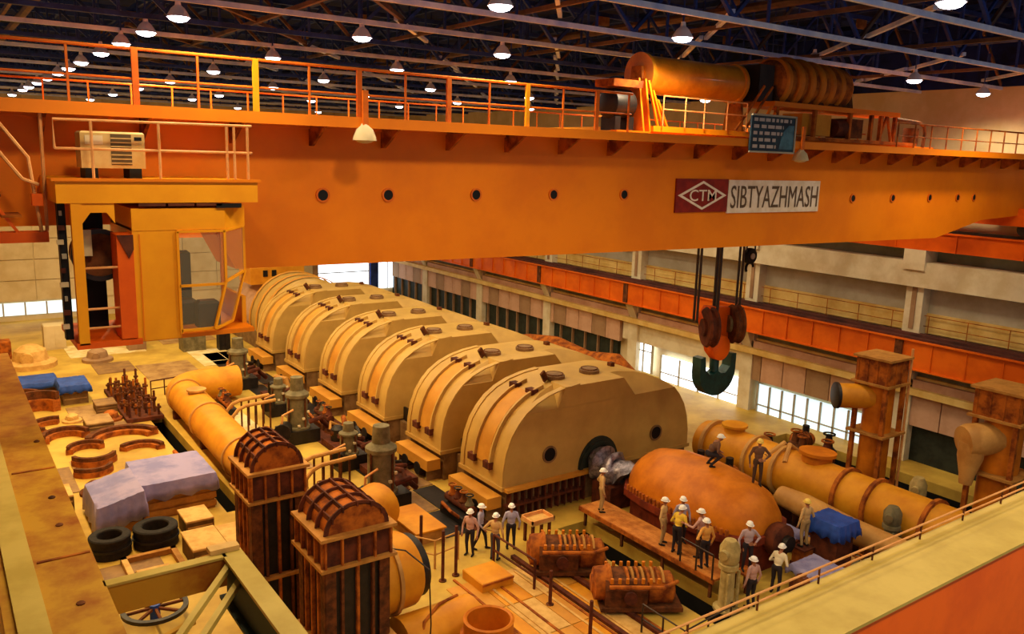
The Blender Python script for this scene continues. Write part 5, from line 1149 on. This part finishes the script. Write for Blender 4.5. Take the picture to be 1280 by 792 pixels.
def person(x, y, z, face, pose, shirt, trouser, hel, label, scale=1.0, rad=True):
    me, hc = BODY[pose]
    o = bpy.data.objects.new('person', me); COL.objects.link(o); o.location = (x, y, z); o.rotation_euler.z = radians(face); o.scale = (scale,)*3
    tag(o, label, 'person', 'workers in helmets')
    for i, mm in enumerate((shirt, trouser)): o.material_slots[i].link = 'OBJECT'; o.material_slots[i].material = MATS[mm]
    h = inst(HEL[hel][0], 'helmet', o, hc); inst(HEL[hel][1], 'helmet_brim', h)
    return o
S = 1.05
# (adults about 1.8 m with helmet)
person(15.75, 24.55, 0, -60, 'stand', 'shirt_pink', 'trouser_dark', 'white', 'worker in pink shirt and white helmet, leftmost of the four on the deck', S)
person(16.35, 24.75, 0, 40, 'stride', 'shirt_lilac', 'trouser_dark', 'white', 'worker in lilac shirt and dark trousers, second from left of four', S)
person(16.35, 23.75, 0, 120, 'hips', 'shirt_tan', 'trouser_jeans', 'white', 'worker in tan shirt and grey trousers, third from left on the deck', S)
person(17.35, 24.15, 0, 150, 'stand', 'shirt_lilac', 'trouser_dark', 'white', 'worker in pale lilac shirt standing apart by the front hood base', S)
person(21.4, 23.6, .8, 60, 'hips', 'shirt_tan', 'trouser_tan', 'white', 'worker in tan overalls at far end of the plank platform', S)
person(21.45, 20.2, .8, 30, 'stand', 'shirt_tan', 'trouser_tan', 'white', 'worker in tan clothes, leftmost of the group on the plank platform', S)
person(21.35, 19.4, .8, 100, 'work', 'shirt_yellow', 'trouser_dark', 'white', 'worker in yellow shirt bending in the platform group', S)
person(22.1, 19.9, .8, -20, 'stand', 'shirt_lilac', 'trouser_dark', 'white', 'worker in lilac shirt at back of the platform group', S)
person(21.85, 18.75, .8, 200, 'point', 'shirt_pink', 'trouser_brown', 'white', 'worker in pink shirt pointing, in the platform group', S)
person(21.4, 18.1, .8, 170, 'hips', 'shirt_orange', 'trouser_dark', 'white', 'worker in orange-yellow shirt seen from behind, nearest on the platform', S)
person(22.7, 17.3, .7, -30, 'hips', 'shirt_plaid', 'trouser_dark', 'white', 'worker in pale plaid shirt at the near end of the orange casing', S)
person(23.35, 16.5, 0, 100, 'work', 'shirt_cream', 'trouser_dark', 'white', 'worker in cream shirt bending beside the lilac tarp', S)
person(21.85, 16.35, 0, 175, 'stand', 'shirt_pink', 'trouser_dark', 'white', 'worker in pink shirt seen from behind by the pale valve stand', S)
person(25.52, 17.0, 1.0, 170, 'stand', 'shirt_tan', 'trouser_tan', 'yellow', 'worker in tan overalls and yellow helmet standing high beside blue tarp', S)
person(24.25, 20.6, 3.18, 60, 'crouch', 'shirt_brown', 'trouser_dark', 'white', 'worker in dark clothes crouching on top of the orange casing', S)
person(24.9, 18.85, 2.86, -40, 'hips', 'shirt_brown', 'trouser_brown', 'yellow', 'worker in brown clothes and yellow helmet on the near end of the casing', S)
person(26.9, 25.3, 0, 0, 'stand', 'shirt_cream', 'trouser_dark', 'yellow', 'worker in cream shirt by the right corner of the nearest hood', S)
t = thing('step_stand', 'rusty step under the worker in plaid at the casing end', 'step', (22.7, 17.3, 0))
MB().box(22.4, 23.0, 17.0, 17.55, .63, .7).build('tread', 'rust_orange', t)
for x in (22.42, 22.9):
    for y in (17.02, 17.45): MB().box(x, x+.08, y, y+.08, 0, .63).build('leg', 'rust_dark', t)
